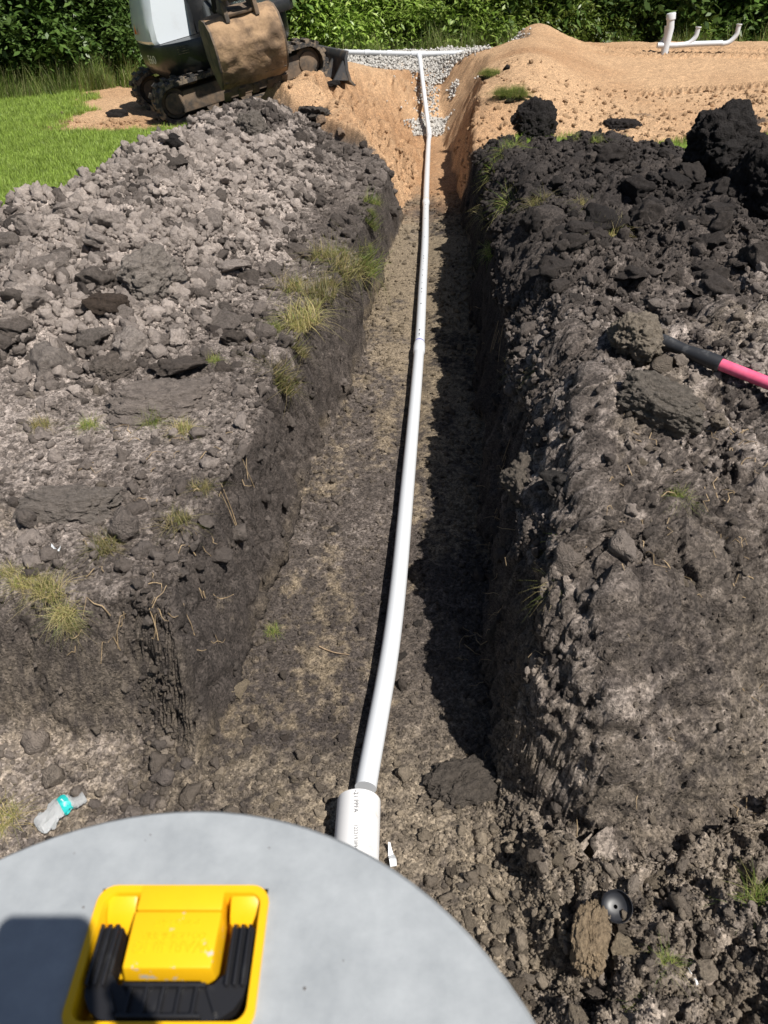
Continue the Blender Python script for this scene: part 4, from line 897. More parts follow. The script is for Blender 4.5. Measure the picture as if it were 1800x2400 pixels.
# sloping shelves in the two far corners, hinge tab, centre plate
MB().prism([(by1 - .006, .001), (by1 - .006, -.031), (by1 - .034, -.031), (by1 - .018, -.006)], 0, bx0 + .0065, bx0 + .030).build('corner_shelf', YEL, pan_o, bevel=.002)
MB().prism([(by1 - .006, .001), (by1 - .006, -.031), (by1 - .034, -.031), (by1 - .018, -.006)], 0, bx1 - .030, bx1 - .0065).build('corner_shelf', YEL, pan_o, bevel=.002)
MB().box((cxm - .0355, by1 - .019, -.03), (cxm + .0335, by1 + .0015, .0040)).build('hinge_tab', YEL, pan_o, bevel=.0018)
pt = by1 - .0205; pb = by1 - .0655
plate = MB().loft([[(cxm - .0375, pb, -.03), (cxm + .0365, pb, -.03), (cxm + .0365, pt, -.03), (cxm - .0375, pt, -.03)], [(cxm - .0345, pb + .003, .0045), (cxm + .0330, pb + .003, .0045), (cxm + .0340, pt, .0050), (cxm - .0355, pt, .0050)]]).build('centre_plate', YELW, pan_o, bevel=.002)
def emb(txt, size, yy):
    text_mesh(txt, size, 'embossed_lettering', YELW, plate, Matrix.Translation((cxm, yy, .0049)) @ Matrix.Rotation(math.pi, 4, 'Z'), .0006, None, 'CENTER')
emb('WARNING', .0125, pb + .0225); emb('DO NOT ENTER', .0068, pb + .0285); emb('POISON GAS', .0062, pb + .0385)
# black folding handle: two ribbed arms and a grip
hd = MB()
outl = []
def rr(x0, x1, y0, y1, r, n=6):
    o_ = []
    for (cx_, cy_, a0_) in ((x1 - r, y1 - r, 0), (x0 + r, y1 - r, 90), (x0 + r, y0 + r, 180), (x1 - r, y0 + r, 270)):
        o_ += [(cx_ + r * math.cos(math.radians(a0_ + 90 * k / n)), cy_ + r * math.sin(math.radians(a0_ + 90 * k / n))) for k in range(n + 1)]
    return o_
ro = [(X, Y) for X, Y in rr(bx0 - .002, bx1 + .002, by0 - .002, by1 + .002, .014)]; ri = [(X, Y) for X, Y in rr(bx0 + .0045, bx1 - .0045, by0 + .0045, by1 - .0045, .010)]
MB().loft([[(p[0], p[1], -.003) for p in ro], [(p[0], p[1], .0015) for p in ro], [(p[0] * .99 + cxm * .01, p[1] * .99 + (by0 + by1) / 2 * .01, .0034) for p in ro], [(p[0], p[1], .0034) for p in ri], [(p[0] * .985 + cxm * .015, p[1] * .985 + (by0 + by1) / 2 * .015, .0015) for p in ri], [(p[0] * .97 + cxm * .03, p[1] * .97 + (by0 + by1) / 2 * .03, -.032) for p in ri]], False, False).build('rim', YEL, pan_o, smooth=50)
hy0, hy1 = by0 + .0065, by1 - .030; hw = (bx1 - bx0) / 2 - .0075; aw = .0175; bw = .024
UPTS = [(cxm - hw, hy1), (cxm - hw, hy0 + .026)] + [(cxm - hw + .026 - .026 * math.cos(a), hy0 + .026 - .026 * math.sin(a)) for a in (.4, .8, 1.2, 1.57)] + [(cxm + hw - .026 + .026 * math.sin(a), hy0 + .026 - .026 * math.cos(a)) for a in (0, .4, .8, 1.2)] + [(cxm + hw, hy0 + .026), (cxm + hw, hy1), (cxm + hw - aw, hy1), (cxm + hw - aw, hy0 + bw + .008), (cxm + hw - aw - .008, hy0 + bw), (cxm - hw + aw + .008, hy0 + bw), (cxm - hw + aw, hy0 + bw + .008), (cxm - hw + aw, hy1)]
bm = bmesh.new(); lo_ = [bm.verts.new((p[0], p[1], -.024)) for p in UPTS]; f = bm.faces.new(lo_); r_ = bmesh.ops.extrude_face_region(bm, geom=[f]); bmesh.ops.translate(bm, verts=[v for v in r_['geom'] if isinstance(v, bmesh.types.BMVert)], vec=(0, 0, .022))
bmesh.ops.recalc_face_normals(bm, faces=bm.faces); me = bpy.data.meshes.new('handle'); bm.to_mesh(me); bm.free(); hnd = mesh_obj('handle', me, BLKP, lid)
for sx in (-1, 1):
    for q in (0.0015, .0075, .0135):
        xx = cxm + sx * (hw - q - .0012); MB().box((xx - .0012, hy0 + .022, -.002), (xx + .0012, hy1, .0045)).build('rib', BLKP, hnd, bevel=.0005)
MB().box((cxm - hw + .03, hy0 + .0005, -.002), (cxm + hw - .03, hy0 + .003, .0045)).build('rib', BLKP, hnd, bevel=.0005)
MB().box((cxm - hw + .03, hy0 + bw - .003, -.002), (cxm + hw - .03, hy0 + bw - .0005, .0045)).build('rib', BLKP, hnd, bevel=.0005)
for k in range(7):
    xx = cxm - hw + .024 + k * (2 * hw - .048) / 6; MB().box((xx - .001, hy0 + .003, -.002), (xx + .001, hy0 + bw - .003, .0035), Matrix.Rotation(.5 if k in (0, 6) else 0, 3, 'Z')).build('rib', BLKP, hnd)
rsr = MB().tube([(0, 0, -1.30), (0, 0, -.044)], LR - .012, 64, False).build('riser', mat('riser_grey', (.30, .31, .32), .6, var=.08), lid)

ga, gr = RNG.uniform(0, 6.28, 60), LR * np.sqrt(RNG.random(60)) * .98; gx, gy = gr * np.cos(ga), gr * np.sin(ga)
kp = ~((gx > bx0 - .006) & (gx < bx1 + .006) & (gy > by0 - .006) & (gy < by1 + .006)); gx, gy = gx[kp], gy[kp]; gs = RNG.uniform(.0004, .0012, len(gx))
scatter('lid_grit', np.stack([gx + LIDC.x, gy + LIDC.y, LIDC.z + gs * .5], -1), RNG.uniform(0, 6.28, (len(gx), 3)), np.repeat(gs[:, None], 3, 1), np.tile(MID * 1.8, (len(gx), 1)), PEBC, len(PEB), 'specks of soil strewn on the grey lid', 'grit')

# ------------------------------------------------------------------ small things lying about
g0 = hit(1400, 785, .035); g1 = hit(1659, 860, .035); dv = (g1 - g0).normalized(); dv.z = 0; dv.normalize(); e1 = g0 + dv * 1.05; e1.z = max(g0.z + (g1.z - g0.z) * 1.05 / (g1 - g0).length, zat(e1.x, e1.y) + .03)
ax = (e1 - g0).normalized(); shv = empty('shovel', g0); tag(shv, 'pink shovel handle with black rubber grip lying on the right heap', 'shovel')
PINK = mat('pink_fibreglass', (.72, .10, .20), .42, scale=25, c2=(.80, .16, .27), lo=.4, hi=.7)
RUB = mat('black_rubber', (.02, .021, .024), .5, scale=30, c2=(.10, .10, .10), lo=.55, hi=.75)
MB().tube([ax * .0, ax * .006, ax * .03, ax * .07, ax * .11, ax * .145, ax * .175, ax * .225], [.012, .020, .0235, .021, .0185, .022, .0245, .0245], 20).build('grip', RUB, shv)
MB().tube([ax * .22, ax * .85], .0185, 20).build('handle', PINK, shv)
MB().tube([ax * .80, ax * .98, ax * 1.02], [.021, .022, .03], 16).build('socket', mat('shovel_steel', (.10, .10, .11), .5, metal=.6, c2=(.14, .09, .05)), shv)
sd = ax.cross(Vector((0, 0, 1))).normalized(); upv = sd.cross(ax)
bl_ = []
for t, w_, dz in ((1.0, .05, .02), (1.04, .11, .02), (1.18, .11, .0), (1.24, .08, -.01), (1.28, .02, -.015)): bl_.append([ax * t + sd * s_ * w_ + upv * (dz + .03 * s_ * s_ + o_) for s_, o_ in ((-1, 0), (-.5, 0), (0, 0), (.5, 0), (1, 0), (1, .003), (.5, .003), (0, .003), (-.5, .003), (-1, .003))])
MB().loft(bl_).build('blade', mat('shovel_blade', (.14, .13, .12), .45, metal=.5, c2=(.09, .07, .05)), shv)

# crushed bottle
b0 = hit(82, 1795, .02); b1 = hit(188, 1728, .022); bt = empty('plastic_bottle', b0); tag(bt, 'crushed clear plastic bottle with teal label on the pit floor', 'bottle')
m_, t, b = new_mat('clear_plastic'); b.inputs['Base Color'].default_value = (.93, .95, .96, 1); b.inputs['Roughness'].default_value = .12; b.inputs['IOR'].default_value = 1.2; b.inputs['Transmission Weight'].default_value = .55; b.inputs['Specular IOR Level'].default_value = .9
wn = t.nodes.new('ShaderNodeTexNoise'); wn.inputs['Scale'].default_value = 60; bp = t.nodes.new('ShaderNodeBump'); bp.inputs['Strength'].default_value = .8; bp.inputs['Distance'].default_value = .006; lk(t, wn.outputs['Fac'], bp.inputs['Height']); lk(t, bp.outputs[0], b.inputs['Normal'])
CLEAR = m_; TEAL = mat('teal_label', (.02, .42, .40), .4, scale=60, c2=(.75, .8, .8), lo=.60, hi=.66)
def crumple(ts, rs, n, seed, name, material, amp):
    L_ = b1 - b0; axv = L_.normalized(); s1_ = axv.cross(Vector((0, 0, 1))).normalized(); u1 = s1_.cross(axv); lp = []
    for t_, r in zip(ts, rs):
        c_ = L_ * t_ + s1_ * .008 * math.sin(t_ * 9); row = []
        for k in range(n):
            ca, sa = math.cos(2 * math.pi * k / n), math.sin(2 * math.pi * k / n)
            nz = float(fbm(np.array([ca * 1.0]), np.array([sa * 1.0]), np.array([t_ * 3.4]), 1.3, 77, 3)[0])
            row.append(c_ + (s1_ * ca * 1.15 + u1 * sa * .72) * r * (1 + amp * nz))
        lp.append(row)
    return MB().loft(lp).build(name, material, bt, smooth=25 if amp > .1 else 60)
ts = [i / 22 * .8 for i in range(23)]; crumple(ts, [.010, .021] + [.025] * 19 + [.021, .014], 22, 3, 'body', CLEAR, .8)
crumple([.52, .57, .62, .67, .72], [.0262, .0265, .0265, .0262, .024], 22, 4, 'label_wrap', TEAL, .8)
crumple([.78, .86, .9, .92, .98], [.015, .013, .013, .0155, .0145], 18, 5, 'neck', CLEAR, .02)
# black cap with a hole
cp = hit(1322, 1978, .03); cap = empty('pipe_cap', cp); tag(cap, 'round black plastic cap with a small hole lying in the rubble', 'cap'); cap.rotation_euler = (.35, -.2, .3); cap.scale = (1.0,) * 3
BP2 = mat('cap_plastic', (.015, .016, .02), .42, scale=14, c2=(.04, .04, .045), lo=.5, hi=.7)
def ring(r, z_, n=40): return [(r * math.cos(2 * math.pi * k / n), r * math.sin(2 * math.pi * k / n), z_) for k in range(n)]
MB().loft([ring(.0335, .0), ring(.034, .022), ring(.0325, .023), ring(.0315, .012), ring(.026, .007), ring(.012, .004), ring(.0045, .004), ring(.0042, -.002)], False, False).build('shell', BP2, cap, smooth=50)
MB().loft([ring(.012, -.012), ring(.010, -.013)], True, True).build('stem', BP2, cap)
def scrap(pts, label, material, name='litter_scrap', cat='litter'):
    c0 = Vector(pts[0]); mb = MB(); k = len(pts) // 2
    top = [Vector(p) - c0 for p in pts]; th = Vector((0, 0, .0012)); fs = [(2 * i, 2 * i + 1, 2 * i + 3, 2 * i + 2) for i in range(k - 1)]; n = len(top)
    mb.add(top + [p - th for p in top], fs + [tuple(n + i for i in reversed(f)) for f in fs] + [(2 * i, 2 * i + 2, n + 2 * i + 2, n + 2 * i) for i in range(k - 1)] + [(2 * i + 1, n + 2 * i + 1, n + 2 * i + 3, 2 * i + 3) for i in range(k - 1)] + [(0, n, n + 1, 1), (n - 2, n - 1, 2 * n - 1, 2 * n - 2)])
    o = mb.build(name, material, None, smooth=70); o.location = c0; return tag(o, label, cat)
PAPER = mat('white_film', (.75, .78, .80), .5, var=.08, scale=80, bump=.4, bdist=.004)
def scrap_at(u, v, L, W, a, label, h=.006, curl=.01):
    p = hit(u, v, h); pts = []
    for i in range(6):
        t_ = i / 5; c_ = p + Vector((math.cos(a), math.sin(a), 0)) * L * t_ + Vector((0, 0, curl * math.sin(t_ * 7))); s_ = Vector((-math.sin(a), math.cos(a), 0)) * W * (.6 + .4 * math.sin(1 + t_ * 3)); c_.z = max(c_.z, zat(c_.x, c_.y) + .004)
        pts += [tuple(c_ + s_ + Vector((0, 0, .006 * math.sin(t_ * 9)))), tuple(c_ - s_)]
    scrap(pts, label, PAPER)
scrap_at(850, 1880, .06, .009, 1.75, 'white plastic strip at the foot of the sleeve pipe', .015)
scrap_at(110, 1192, .03, .008, .2, 'tiny white shred of litter on the left shoulder', .006)
scrap_at(1505, 2130, .03, .003, 2.0, 'thin white shred in the rubble at lower right', .006, .004)
scrap([(.136, .135, 1.228), (.150, .122, 1.228), (.146, .143, 1.2265), (.160, .130, 1.2265)], 'small white tape tab sticking out under the lid rim', PAPER, 'tape_tab', 'tape')
#@@NEXT
# ------------------------------------------------------------------ mini excavator
XW = mat('machine_white', (.68, .73, .78), .22, scale=4, c2=(.62, .65, .68), lo=.55, hi=.8, coat=.4)
XB = mat('machine_black', (.016, .017, .019), .35, scale=7, c2=(.045, .042, .038), lo=.5, hi=.75, coat=.15)
XG = mat('machine_grey', (.06, .062, .066), .5, scale=9, c2=(.16, .125, .09), lo=.5, hi=.7)
XR = mat('track_rubber', (.028, .027, .027), .75, scale=16, c2=(.22, .17, .12), lo=.46, hi=.62, bump=.4, bdist=.01)
XM = mat('muddy_steel', (.17, .12, .08), .85, scale=7, c2=(.07, .058, .048), lo=.42, hi=.6, bump=.6, bdist=.02)
XS = mat('bucket_dirt', (.36, .235, .135), .9, scale=5, c2=(.15, .098, .06), lo=.42, hi=.62, bump=.9, bdist=.03, det=8)
XO = mat('orange_mark', (.75, .16, .03), .4); XCH = mat('cylinder_rod', (.6, .6, .62), .2, metal=1)
m_, t, b = new_mat('cab_glass'); b.inputs['Base Color'].default_value = (.50, .62, .60, 1); b.inputs['Roughness'].default_value = .03; b.inputs['Transmission Weight'].default_value = .9; b.inputs['IOR'].default_value = 1.1; b.inputs['Specular IOR Level'].default_value = .8; XGL = m_
EX = empty('mini_excavator', MC); tag(EX, 'white and black mini excavator on tracks parked tilted on the sand berm', 'excavator')
EX.rotation_euler = (Matrix.Rotation(math.radians(MYAW), 3, 'Z') @ Matrix.Rotation(-math.radians(MTILT), 3, 'Y')).to_euler()
HL, RT, GA, SW = .80, .225, .64, .19          # half wheelbase, track end radius, half gauge, half shoe width
def stad(r, n=10):
    o_ = [(HL + r * math.sin(a), RT + .01 - r * math.cos(a)) for a in np.linspace(0, math.pi, n)]
    return o_ + [(-HL - r * math.sin(a), RT + .01 + r * math.cos(a)) for a in np.linspace(0, math.pi, n)]
def along_stad(r, s):
    P2 = 2 * math.pi * r; tot = 4 * HL + P2; s %= tot
    if s < 2 * HL: return (-HL + s, RT + .01 - r, 0)
    s -= 2 * HL
    if s < P2 / 2: a = s / r; return (HL + r * math.sin(a), RT + .01 - r * math.cos(a), a)
    s -= P2 / 2
    if s < 2 * HL: return (HL - s, RT + .01 + r, math.pi)
    s -= 2 * HL; a = s / r; return (-HL - r * math.sin(a), RT + .01 + r * math.cos(a), math.pi + a)
for sy in (-1, 1):
    yc = sy * GA; o1, o2 = stad(RT - .025), stad(RT - .065); n = len(o1)
    tr = MB().loft([[(p[0], yc - SW, p[1]) for p in o1], [(p[0], yc + SW, p[1]) for p in o1], [(p[0], yc + SW, p[1]) for p in o2], [(p[0], yc - SW, p[1]) for p in o2], [(p[0], yc - SW, p[1]) for p in o1]], False, False).build('track', XR, EX, smooth=50)
    lg = MB(); tot = 4 * HL + 2 * math.pi * (RT - .025); nl = 40
    for k in range(nl):
        X_, Z_, a = along_stad(RT - .014, k * (4 * HL + 2 * math.pi * (RT - .014)) / nl)
        for q, (u0, u1) in enumerate(((-SW, -.02), (.0, SW))):
            mm = Matrix.Translation((X_, yc, Z_)) @ Matrix.Rotation(-a, 4, 'Y'); mb2 = MB(mm); sh = .02 * (1 if q else -1)
            mb2.box((-.025 + sh, u0, -.014), (.025 + sh, u1, .014)); lg.v += mb2.v and []; lg.add([v for v in mb2.v], mb2.f)
    lg.build('tread_lugs', XR, tr)
    MB().prism([(-HL + .05, .12), (HL - .05, .12), (HL - .1, .34), (-HL + .12, .33)], 1, yc - .12, yc + .12).build('track_frame', XM, EX, bevel=.02)
    for q, X_ in enumerate((-HL, HL)):
        wl_ = MB().tube([(X_, yc - .10, RT + .01), (X_, yc + .10, RT + .01)], RT - .075, 26).build('sprocket' if q else 'idler', XM, EX, bevel=.02)
        MB().tube([(X_, yc - .135, RT + .01), (X_, yc + .135, RT + .01)], .11, 18).build('hub', XM, wl_, bevel=.012)
    for X_ in (-.4, 0, .4): MB().tube([(X_, yc - .11, .12), (X_, yc + .11, .12)], .07, 16).build('roller', XM, EX)
MB().box((-.45, -.5, .26), (.45, .5, .42)).build('carbody', XM, EX, bevel=.04)
MB().tube([(0, 0, .40), (0, 0, .50)], .42, 36).build('turntable', XB, EX)
# dozer blade at the far end
bp_ = [(1.26, -.12), (1.21, -.06), (1.195, .06), (1.21, .18), (1.25, .24), (1.28, .24), (1.245, .17), (1.23, .06), (1.245, -.06), (1.29, -.12)]
bd = MB().prism(bp_, 1, -.85, .80).build('dozer_blade', XG, EX, bevel=.004)
for yy in (-.83, -.5, -.18, .18, .5, .78): MB().prism([(1.215, -.05), (1.03, .0), (1.19, .16)], 1, yy - .015, yy + .015).build('gusset', XG, bd)
for yy in (-.34, .34): MB().tube([(.55, yy, .25), (.95, yy, .12), (1.21, yy, .04)], .06, 4).build('blade_arm', XG, bd)
# upper house: forward axis turned toward the camera
HY = math.radians(-62 - MYAW); HM = Matrix.Rotation(HY, 4, 'Z') @ Matrix.Translation((0, 0, .415)) @ Matrix.Diagonal((1, 1, .72, 1)) @ Matrix.Translation((0, 0, -.66))
def plan(r, fx_, wy, n=40):
    """round tail, straighter flanks, blunt nose"""
    o_ = []
    for k in range(n):
        a = 2 * math.pi * k / n; c, s_ = math.cos(a), math.sin(a)
        e_ = 2.9; q = (abs(c) ** e_ + abs(s_) ** e_) ** (-1 / e_)
        rx = fx_ if c > 0 else r; o_.append((q * c * rx, q * s_ * wy))
    return o_
def lofts(specs): return [[(p[0], p[1], z_) for p in plan(r, f_, w_)] for r, f_, w_, z_ in specs]
MB(HM).loft(lofts([(.74, .70, .72, .66), (.80, .76, .78, .72), (.84, .80, .82, .84), (.85, .80, .83, 1.10), (.84, .79, .82, 1.13)])).build('skirt', XB, EX, smooth=35)
def hood(z0, z1):
    def clipf(p, w_): return (min(p[0], .42), min(p[1], .18), p[2])
    L_ = lofts([(.83, .80, .81, z0), (.85, .82, .83, z0 + .05), (.83, .78, .81, z0 + .28), (.74, .66, .74, z1 - .10), (.66, .58, .66, z1 - .02), (.60, .5, .60, z1)])
    return [[clipf(p, 0) for p in l] for l in L_]
hd_ = MB(HM).loft(hood(1.135, 1.86)).build('hood', XW, EX, smooth=28)
MB(HM).box((.425, -.30, 1.14), (.47, .20, 1.92)).build('front_panel', XB, EX, bevel=.012)
MB(HM).tube([(.46, -.34, 1.14), (.44, -.30, 1.5), (.36, -.26, 1.92)], .028, 8).build('grab_rail', XB, EX)
# hood details: orange flash, seam, vents, decal
def on_side(a, rr_, z_): p = plan(rr_, rr_ * .95, rr_ * .98, 360)[int(a) % 360]; return Vector((p[0], p[1], z_))
def patch_side(a0, a1, r0, z0, r1, z1, name, material, parent, skew=0):
    n = 8; lo_ = [on_side(a0 + (a1 - a0) * k / n, r0, z0) for k in range(n + 1)]; hi_ = [on_side(a0 + skew + (a1 - a0 - skew) * k / n, r1, z1) for k in range(n + 1)]
    vs = lo_ + hi_; return MB(HM).add(vs, [(k, k + 1, n + 2 + k, n + 1 + k) for k in range(n)]).build(name, material, parent)
patch_side(264, 272, .861, 1.28, .858, 1.42, 'orange_flash', XO, hd_, 9)
for k in range(4): patch_side(318, 326, .853, .98 + k * .03, .853, .992 + k * .03, 'vent_slot', XR, hd_)
# model lettering on the skirt, bent to its curve
def skirt_txt(c):
    a = 280 + c.x * 64; p = on_side(a, .8595, .93 + c.y); q = plan(.8595, .817, .842, 360)
    f_ = (a % 1); i_ = int(a); pa, pb_ = q[i_ % 360], q[(i_ + 1) % 360]
    return Vector((pa[0] * (1 - f_) + pb_[0] * f_, pa[1] * (1 - f_) + pb_[1] * f_, .90 + c.y))
text_mesh('E60', .16, 'model_lettering', mat('decal_white', (.75, .75, .75), .5), EX, HM, 0, skirt_txt)
# cab on the left of the machine
cabp = [(-.30, .0), (.74, .0), (.80, .10), (.80, .70), (.70, .78), (-.30, .78)]
MB(HM).prism([(p[0], p[1]) for p in cabp], 2, 1.135, 1.30).build('cab_base', XB, EX, bevel=.02)
for a, b_ in (((-.28, .02), (-.28, .02)), ((.74, .04), (.66, .06)), ((.74, .74), (.66, .72)), ((-.28, .76), (-.28, .74)), ((.22, .01), (.22, .02)), ((.22, .77), (.22, .76))):
    MB(HM).tube([(a[0], a[1], 1.28), (b_[0], b_[1], 2.45)], .045, 8).build('cab_post', XB, EX)
MB(HM).prism([(p[0] * .93, .02 + p[1] * .95) for p in cabp], 2, 2.44, 2.54).build('cab_roof', XW, EX, bevel=.03)
def pane(pts): MB(HM).add(pts, [(0, 1, 2, 3)]).build('window_pane', XGL, EX)
pane([(-.24, .015, 1.30), (.19, .015, 1.30), (.19, .02, 2.43), (-.24, .02, 2.43)]); pane([(.26, .015, 1.30), (.70, .03, 1.30), (.63, .05, 2.43), (.26, .02, 2.43)])
pane([(.745, .08, 1.30), (.745, .70, 1.30), (.665, .68, 2.43), (.665, .10, 2.43)]); pane([(-.24, .765, 1.30), (.70, .745, 1.30), (.63, .73, 2.43), (-.24, .75, 2.43)])
MB(HM).box((-.05, .22, 1.30), (.35, .62, 1.42)).build('seat', XR, EX, bevel=.04); MB(HM).box((-.14, .22, 1.42), (-.02, .62, 2.0)).build('seat_back', XR, EX, bevel=.04)
# swing post, boom, arm, bucket
BY = math.radians(-66 - MYAW); BM = Matrix.Rotation(BY, 4, 'Z') @ Matrix.Translation((.02, -.06, .20)) @ Matrix.Diagonal((1, 1, .68, 1))
MB(BM).prism([(.62, .62), (1.02, .66), (1.04, 1.18), (.86, 1.26), (.62, 1.10)], 1, -.13, .13).build('swing_post', XB, EX, bevel=.02)
boom = [(.86, 1.12), (1.02, 1.9), (1.30, 2.6), (1.75, 3.05), (2.05, 3.15), (2.08, 2.98), (1.86, 2.84), (1.50, 2.40), (1.22, 1.8), (1.04, 1.08)]
MB(BM).prism(boom, 1, -.10, .10).build('boom', XB, EX, bevel=.015)
MB(BM).tube([(1.03, 0, .84), (1.34, 0, 1.55)], .055, 14).tube([(1.34, 0, 1.55), (1.47, 0, 2.15)], .03, 12).build('boom_cylinder', XG, EX)
MB(BM).prism([(2.02, 3.30), (2.16, 3.14), (1.86, 1.55), (1.74, 1.24), (1.64, 1.28), (1.70, 1.60), (1.86, 3.0)], 1, -.085, .085).build('arm', XG, EX, bevel=.015)
MB(BM).tube([(1.95, 0, 3.0), (2.02, 0, 2.3), (1.98, 0, 1.7)], .04, 12).build('bucket_cylinder', XG, EX)
for yy in (-.13, .13): MB(BM).tube([(1.96, yy, 1.72), (1.80, yy, 1.30)], .035, 8).build('bucket_link', XM, EX)
for q in range(3): MB(BM).tube([(.80, .1 - q * .1, 1.1), (.98, .12 - q * .1, 1.5), (1.10, .13 - q * .1, 1.95)], .017, 8).build('hose', XR, EX)
bw2 = .34
prof = [(1.38, 1.02), (1.44, 1.10), (1.54, 1.13), (1.68, 1.10), (1.79, 1.00), (1.84, .84), (1.83, .66), (1.78, .48), (1.70, .32), (1.62, .24)]
inn = [(p[0] - .022 * (1 if k > 2 else .2), p[1] - .022 * (1 if k < 6 else -.1)) for k, p in enumerate(prof)]
# dirt-caked outer shell, subdivided and roughened
NYb, sub_ = 40, []
dn = [];
for k in range(len(prof) - 1):
    for q in range(5): t_ = q / 5; dn.append((prof[k][0] * (1 - t_) + prof[k + 1][0] * t_, prof[k][1] * (1 - t_) + prof[k + 1][1] * t_))
dn.append(prof[-1]); vs = []; fs = []
for i, p in enumerate(dn):
    for j in range(NYb + 1):
        yy = -bw2 + 2 * bw2 * j / NYb; e_ = min(1, (bw2 - abs(yy)) / .06)
        nz = float(fbm(np.array([p[0]]), np.array([yy]), np.array([p[1]]), 7, 33, 4)[0]); nz2 = float(vnoise(np.array([yy * 2.2]), np.array([p[1] * 13.]), np.array([3.3]), 5)[0])
        d_ = e_ * (.016 + .030 * nz + .014 * nz2); c_ = Vector((1.55, 0, .68)); o_ = (Vector((p[0], 0, p[1])) - c_).normalized(); vs.append((p[0] + o_.x * d_, yy, p[1] + o_.z * d_))
for i in range(len(dn) - 1):
    for j in range(NYb): q = i * (NYb + 1) + j; fs.append((q, q + 1, q + NYb + 2, q + NYb + 1))
k0 = len(vs); vs += [(p[0], s_ * (bw2 - .01), p[1]) for p in inn for s_ in (-1, 1)]
fs += [(k0 + 2 * i, k0 + 2 * i + 1, k0 + 2 * i + 3, k0 + 2 * i + 2) for i in range(len(inn) - 1)]
bk = MB(BM).add(vs, fs).build('bucket', XS, EX, smooth=60)
side = [p for p in prof] + [(1.50, .34), (1.36, .62)]
for s_ in (-1, 1): MB(BM).prism(side, 1, s_ * (bw2 - .002), s_ * (bw2 + .02)).build('side_plate', XM, bk, bevel=.005)
MB(BM).prism([(1.63, .25), (1.72, .33), (1.70, .36), (1.58, .20), (1.55, .13), (1.58, .12)], 1, -bw2 + .01, bw2 - .01).build('cutting_edge', XM, bk, bevel=.004)
for yy in (-.31, -.155, 0, .155, .31): MB(BM).prism([(1.60, .22), (1.64, .20), (1.53, .06), (1.50, .07)], 1, yy - .035, yy + .035).build('tooth', XM, bk, bevel=.006)
MB(BM).box((1.50, -.17, 1.12), (1.76, .17, 1.16), Matrix.Rotation(.25, 3, 'Y')).build('mount_plate', XM, bk, bevel=.005)
for yy in (-.15, .15): MB(BM).prism([(1.50, 1.10), (1.80, 1.04), (1.78, 1.28), (1.62, 1.33)], 1, yy - .02, yy + .02).build('mount_ear', XM, bk, bevel=.005)

# ------------------------------------------------------------------ phone in the photographer's hand (its shadow lies on the lid)
CM = cam.matrix_world if False else Matrix.Translation(cam.location) @ cam.rotation_euler.to_matrix().to_4x4()
ph = empty('phone', tuple(CM @ Vector((.002, -.052, .012)))); tag(ph, 'dark phone held above the lid, seen only by its shadow', 'phone')
ph.rotation_euler = cam.rotation_euler
MB().prism(rr(-.0375, .0375, -.075, .072, .012), 2, .0, .008).build('body', mat('phone_body', (.03, .03, .035), .4), ph, bevel=.002)
MB().prism(rr(-.034, .034, -.071, .068, .010), 2, .0082, .009).build('screen', mat('phone_screen', (.01, .01, .012), .1), ph)
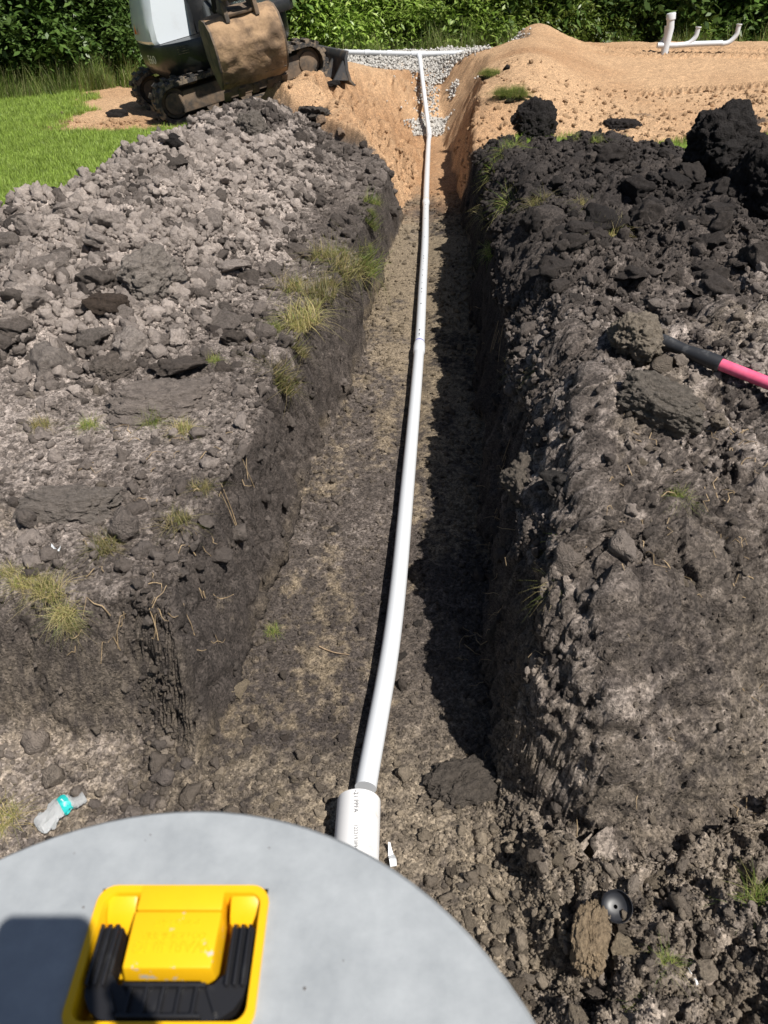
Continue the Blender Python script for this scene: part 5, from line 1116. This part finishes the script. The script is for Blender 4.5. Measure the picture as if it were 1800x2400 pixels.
# photographer standing behind the lid
def person():
    J = dict(pel=(.02, -.62, 1.12), che=(.02, -.66, 1.45), nek=(.02, -.64, 1.66), hd0=(.02, -.60, 1.74), hd1=(.02, -.58, 1.86),
             ls=(-.17, -.64, 1.58), le=(-.25, -.36, 1.44), lw=(-.10, -.10, 1.66), lh=(-.068, -.045, 1.735), rs=(.21, -.64, 1.58), re=(.27, -.38, 1.42), rw=(.10, -.10, 1.66), rh=(.040, -.045, 1.735),
             lk=(-.09, -.58, .76), la=(-.11, -.64, .40), lt=(-.12, -.52, .345), lp=(-.08, -.62, 1.08), rk=(.13, -.58, .76), ra=(.15, -.64, .40), rt=(.16, -.52, .345), rp=(.12, -.62, 1.08))
    R = dict(pel=.15, che=.155, nek=.06, hd0=.085, hd1=.10, ls=.075, le=.045, lw=.028, lh=.030, rs=.075, re=.045, rw=.028, rh=.030, lk=.062, la=.042, lt=.036, lp=.10, rk=.062, ra=.042, rt=.036, rp=.10)
    E_ = [('pel', 'che'), ('che', 'nek'), ('nek', 'hd0'), ('hd0', 'hd1'), ('che', 'ls'), ('ls', 'le'), ('le', 'lw'), ('lw', 'lh'), ('che', 'rs'), ('rs', 're'), ('re', 'rw'), ('rw', 'rh'), ('pel', 'lp'), ('lp', 'lk'), ('lk', 'la'), ('la', 'lt'), ('pel', 'rp'), ('rp', 'rk'), ('rk', 'ra'), ('ra', 'rt')]
    for s_, hx in (('l', -1), ('r', 1)):
        hnd_ = Vector(J[s_ + 'h'])
        for q in range(4):
            a = '%sf%d' % (s_, q); b_ = a + 'b'; J[a] = tuple(hnd_ + Vector((-hx * .0 + hx * .012, .022 - q * .006, .03 - q * .017))); J[b_] = tuple(Vector(J[a]) + Vector((-hx * .030, .022, .004)))
            R[a] = .0095; R[b_] = .008; E_ += [(s_ + 'h', a), (a, b_)]
    names = list(J); me = bpy.data.meshes.new('person'); me.from_pydata([J[n_] for n_ in names], [(names.index(a), names.index(b_)) for a, b_ in E_], [])
    o = bpy.data.objects.new('person', me); COL.objects.link(o)
    sk = o.modifiers.new('skin', 'SKIN'); 
    if not me.skin_vertices: me.attributes  # layer comes with the modifier
    return o, names, R
try:
    po, pn, pr_ = person(); bpy.context.view_layer.objects.active = po
    bm = bmesh.new(); bm.from_mesh(po.data); ly = bm.verts.layers.skin.verify(); bm.verts.ensure_lookup_table()
    for v, n_ in zip(bm.verts, pn): v[ly].radius = (pr_[n_], pr_[n_] * (.8 if n_ in ('pel', 'che') else 1)); v[ly].use_root = n_ == 'pel'
    bm.to_mesh(po.data); bm.free(); sb = po.modifiers.new('sub', 'SUBSURF'); sb.levels = 1; sb.render_levels = 1
    po.data.materials.append(mat('clothes', (.12, .14, .18), .85, var=.1)); tag(po, 'person in dark work clothes standing behind the lid holding the phone', 'person')
except Exception as ex:
    print('person skipped', ex)
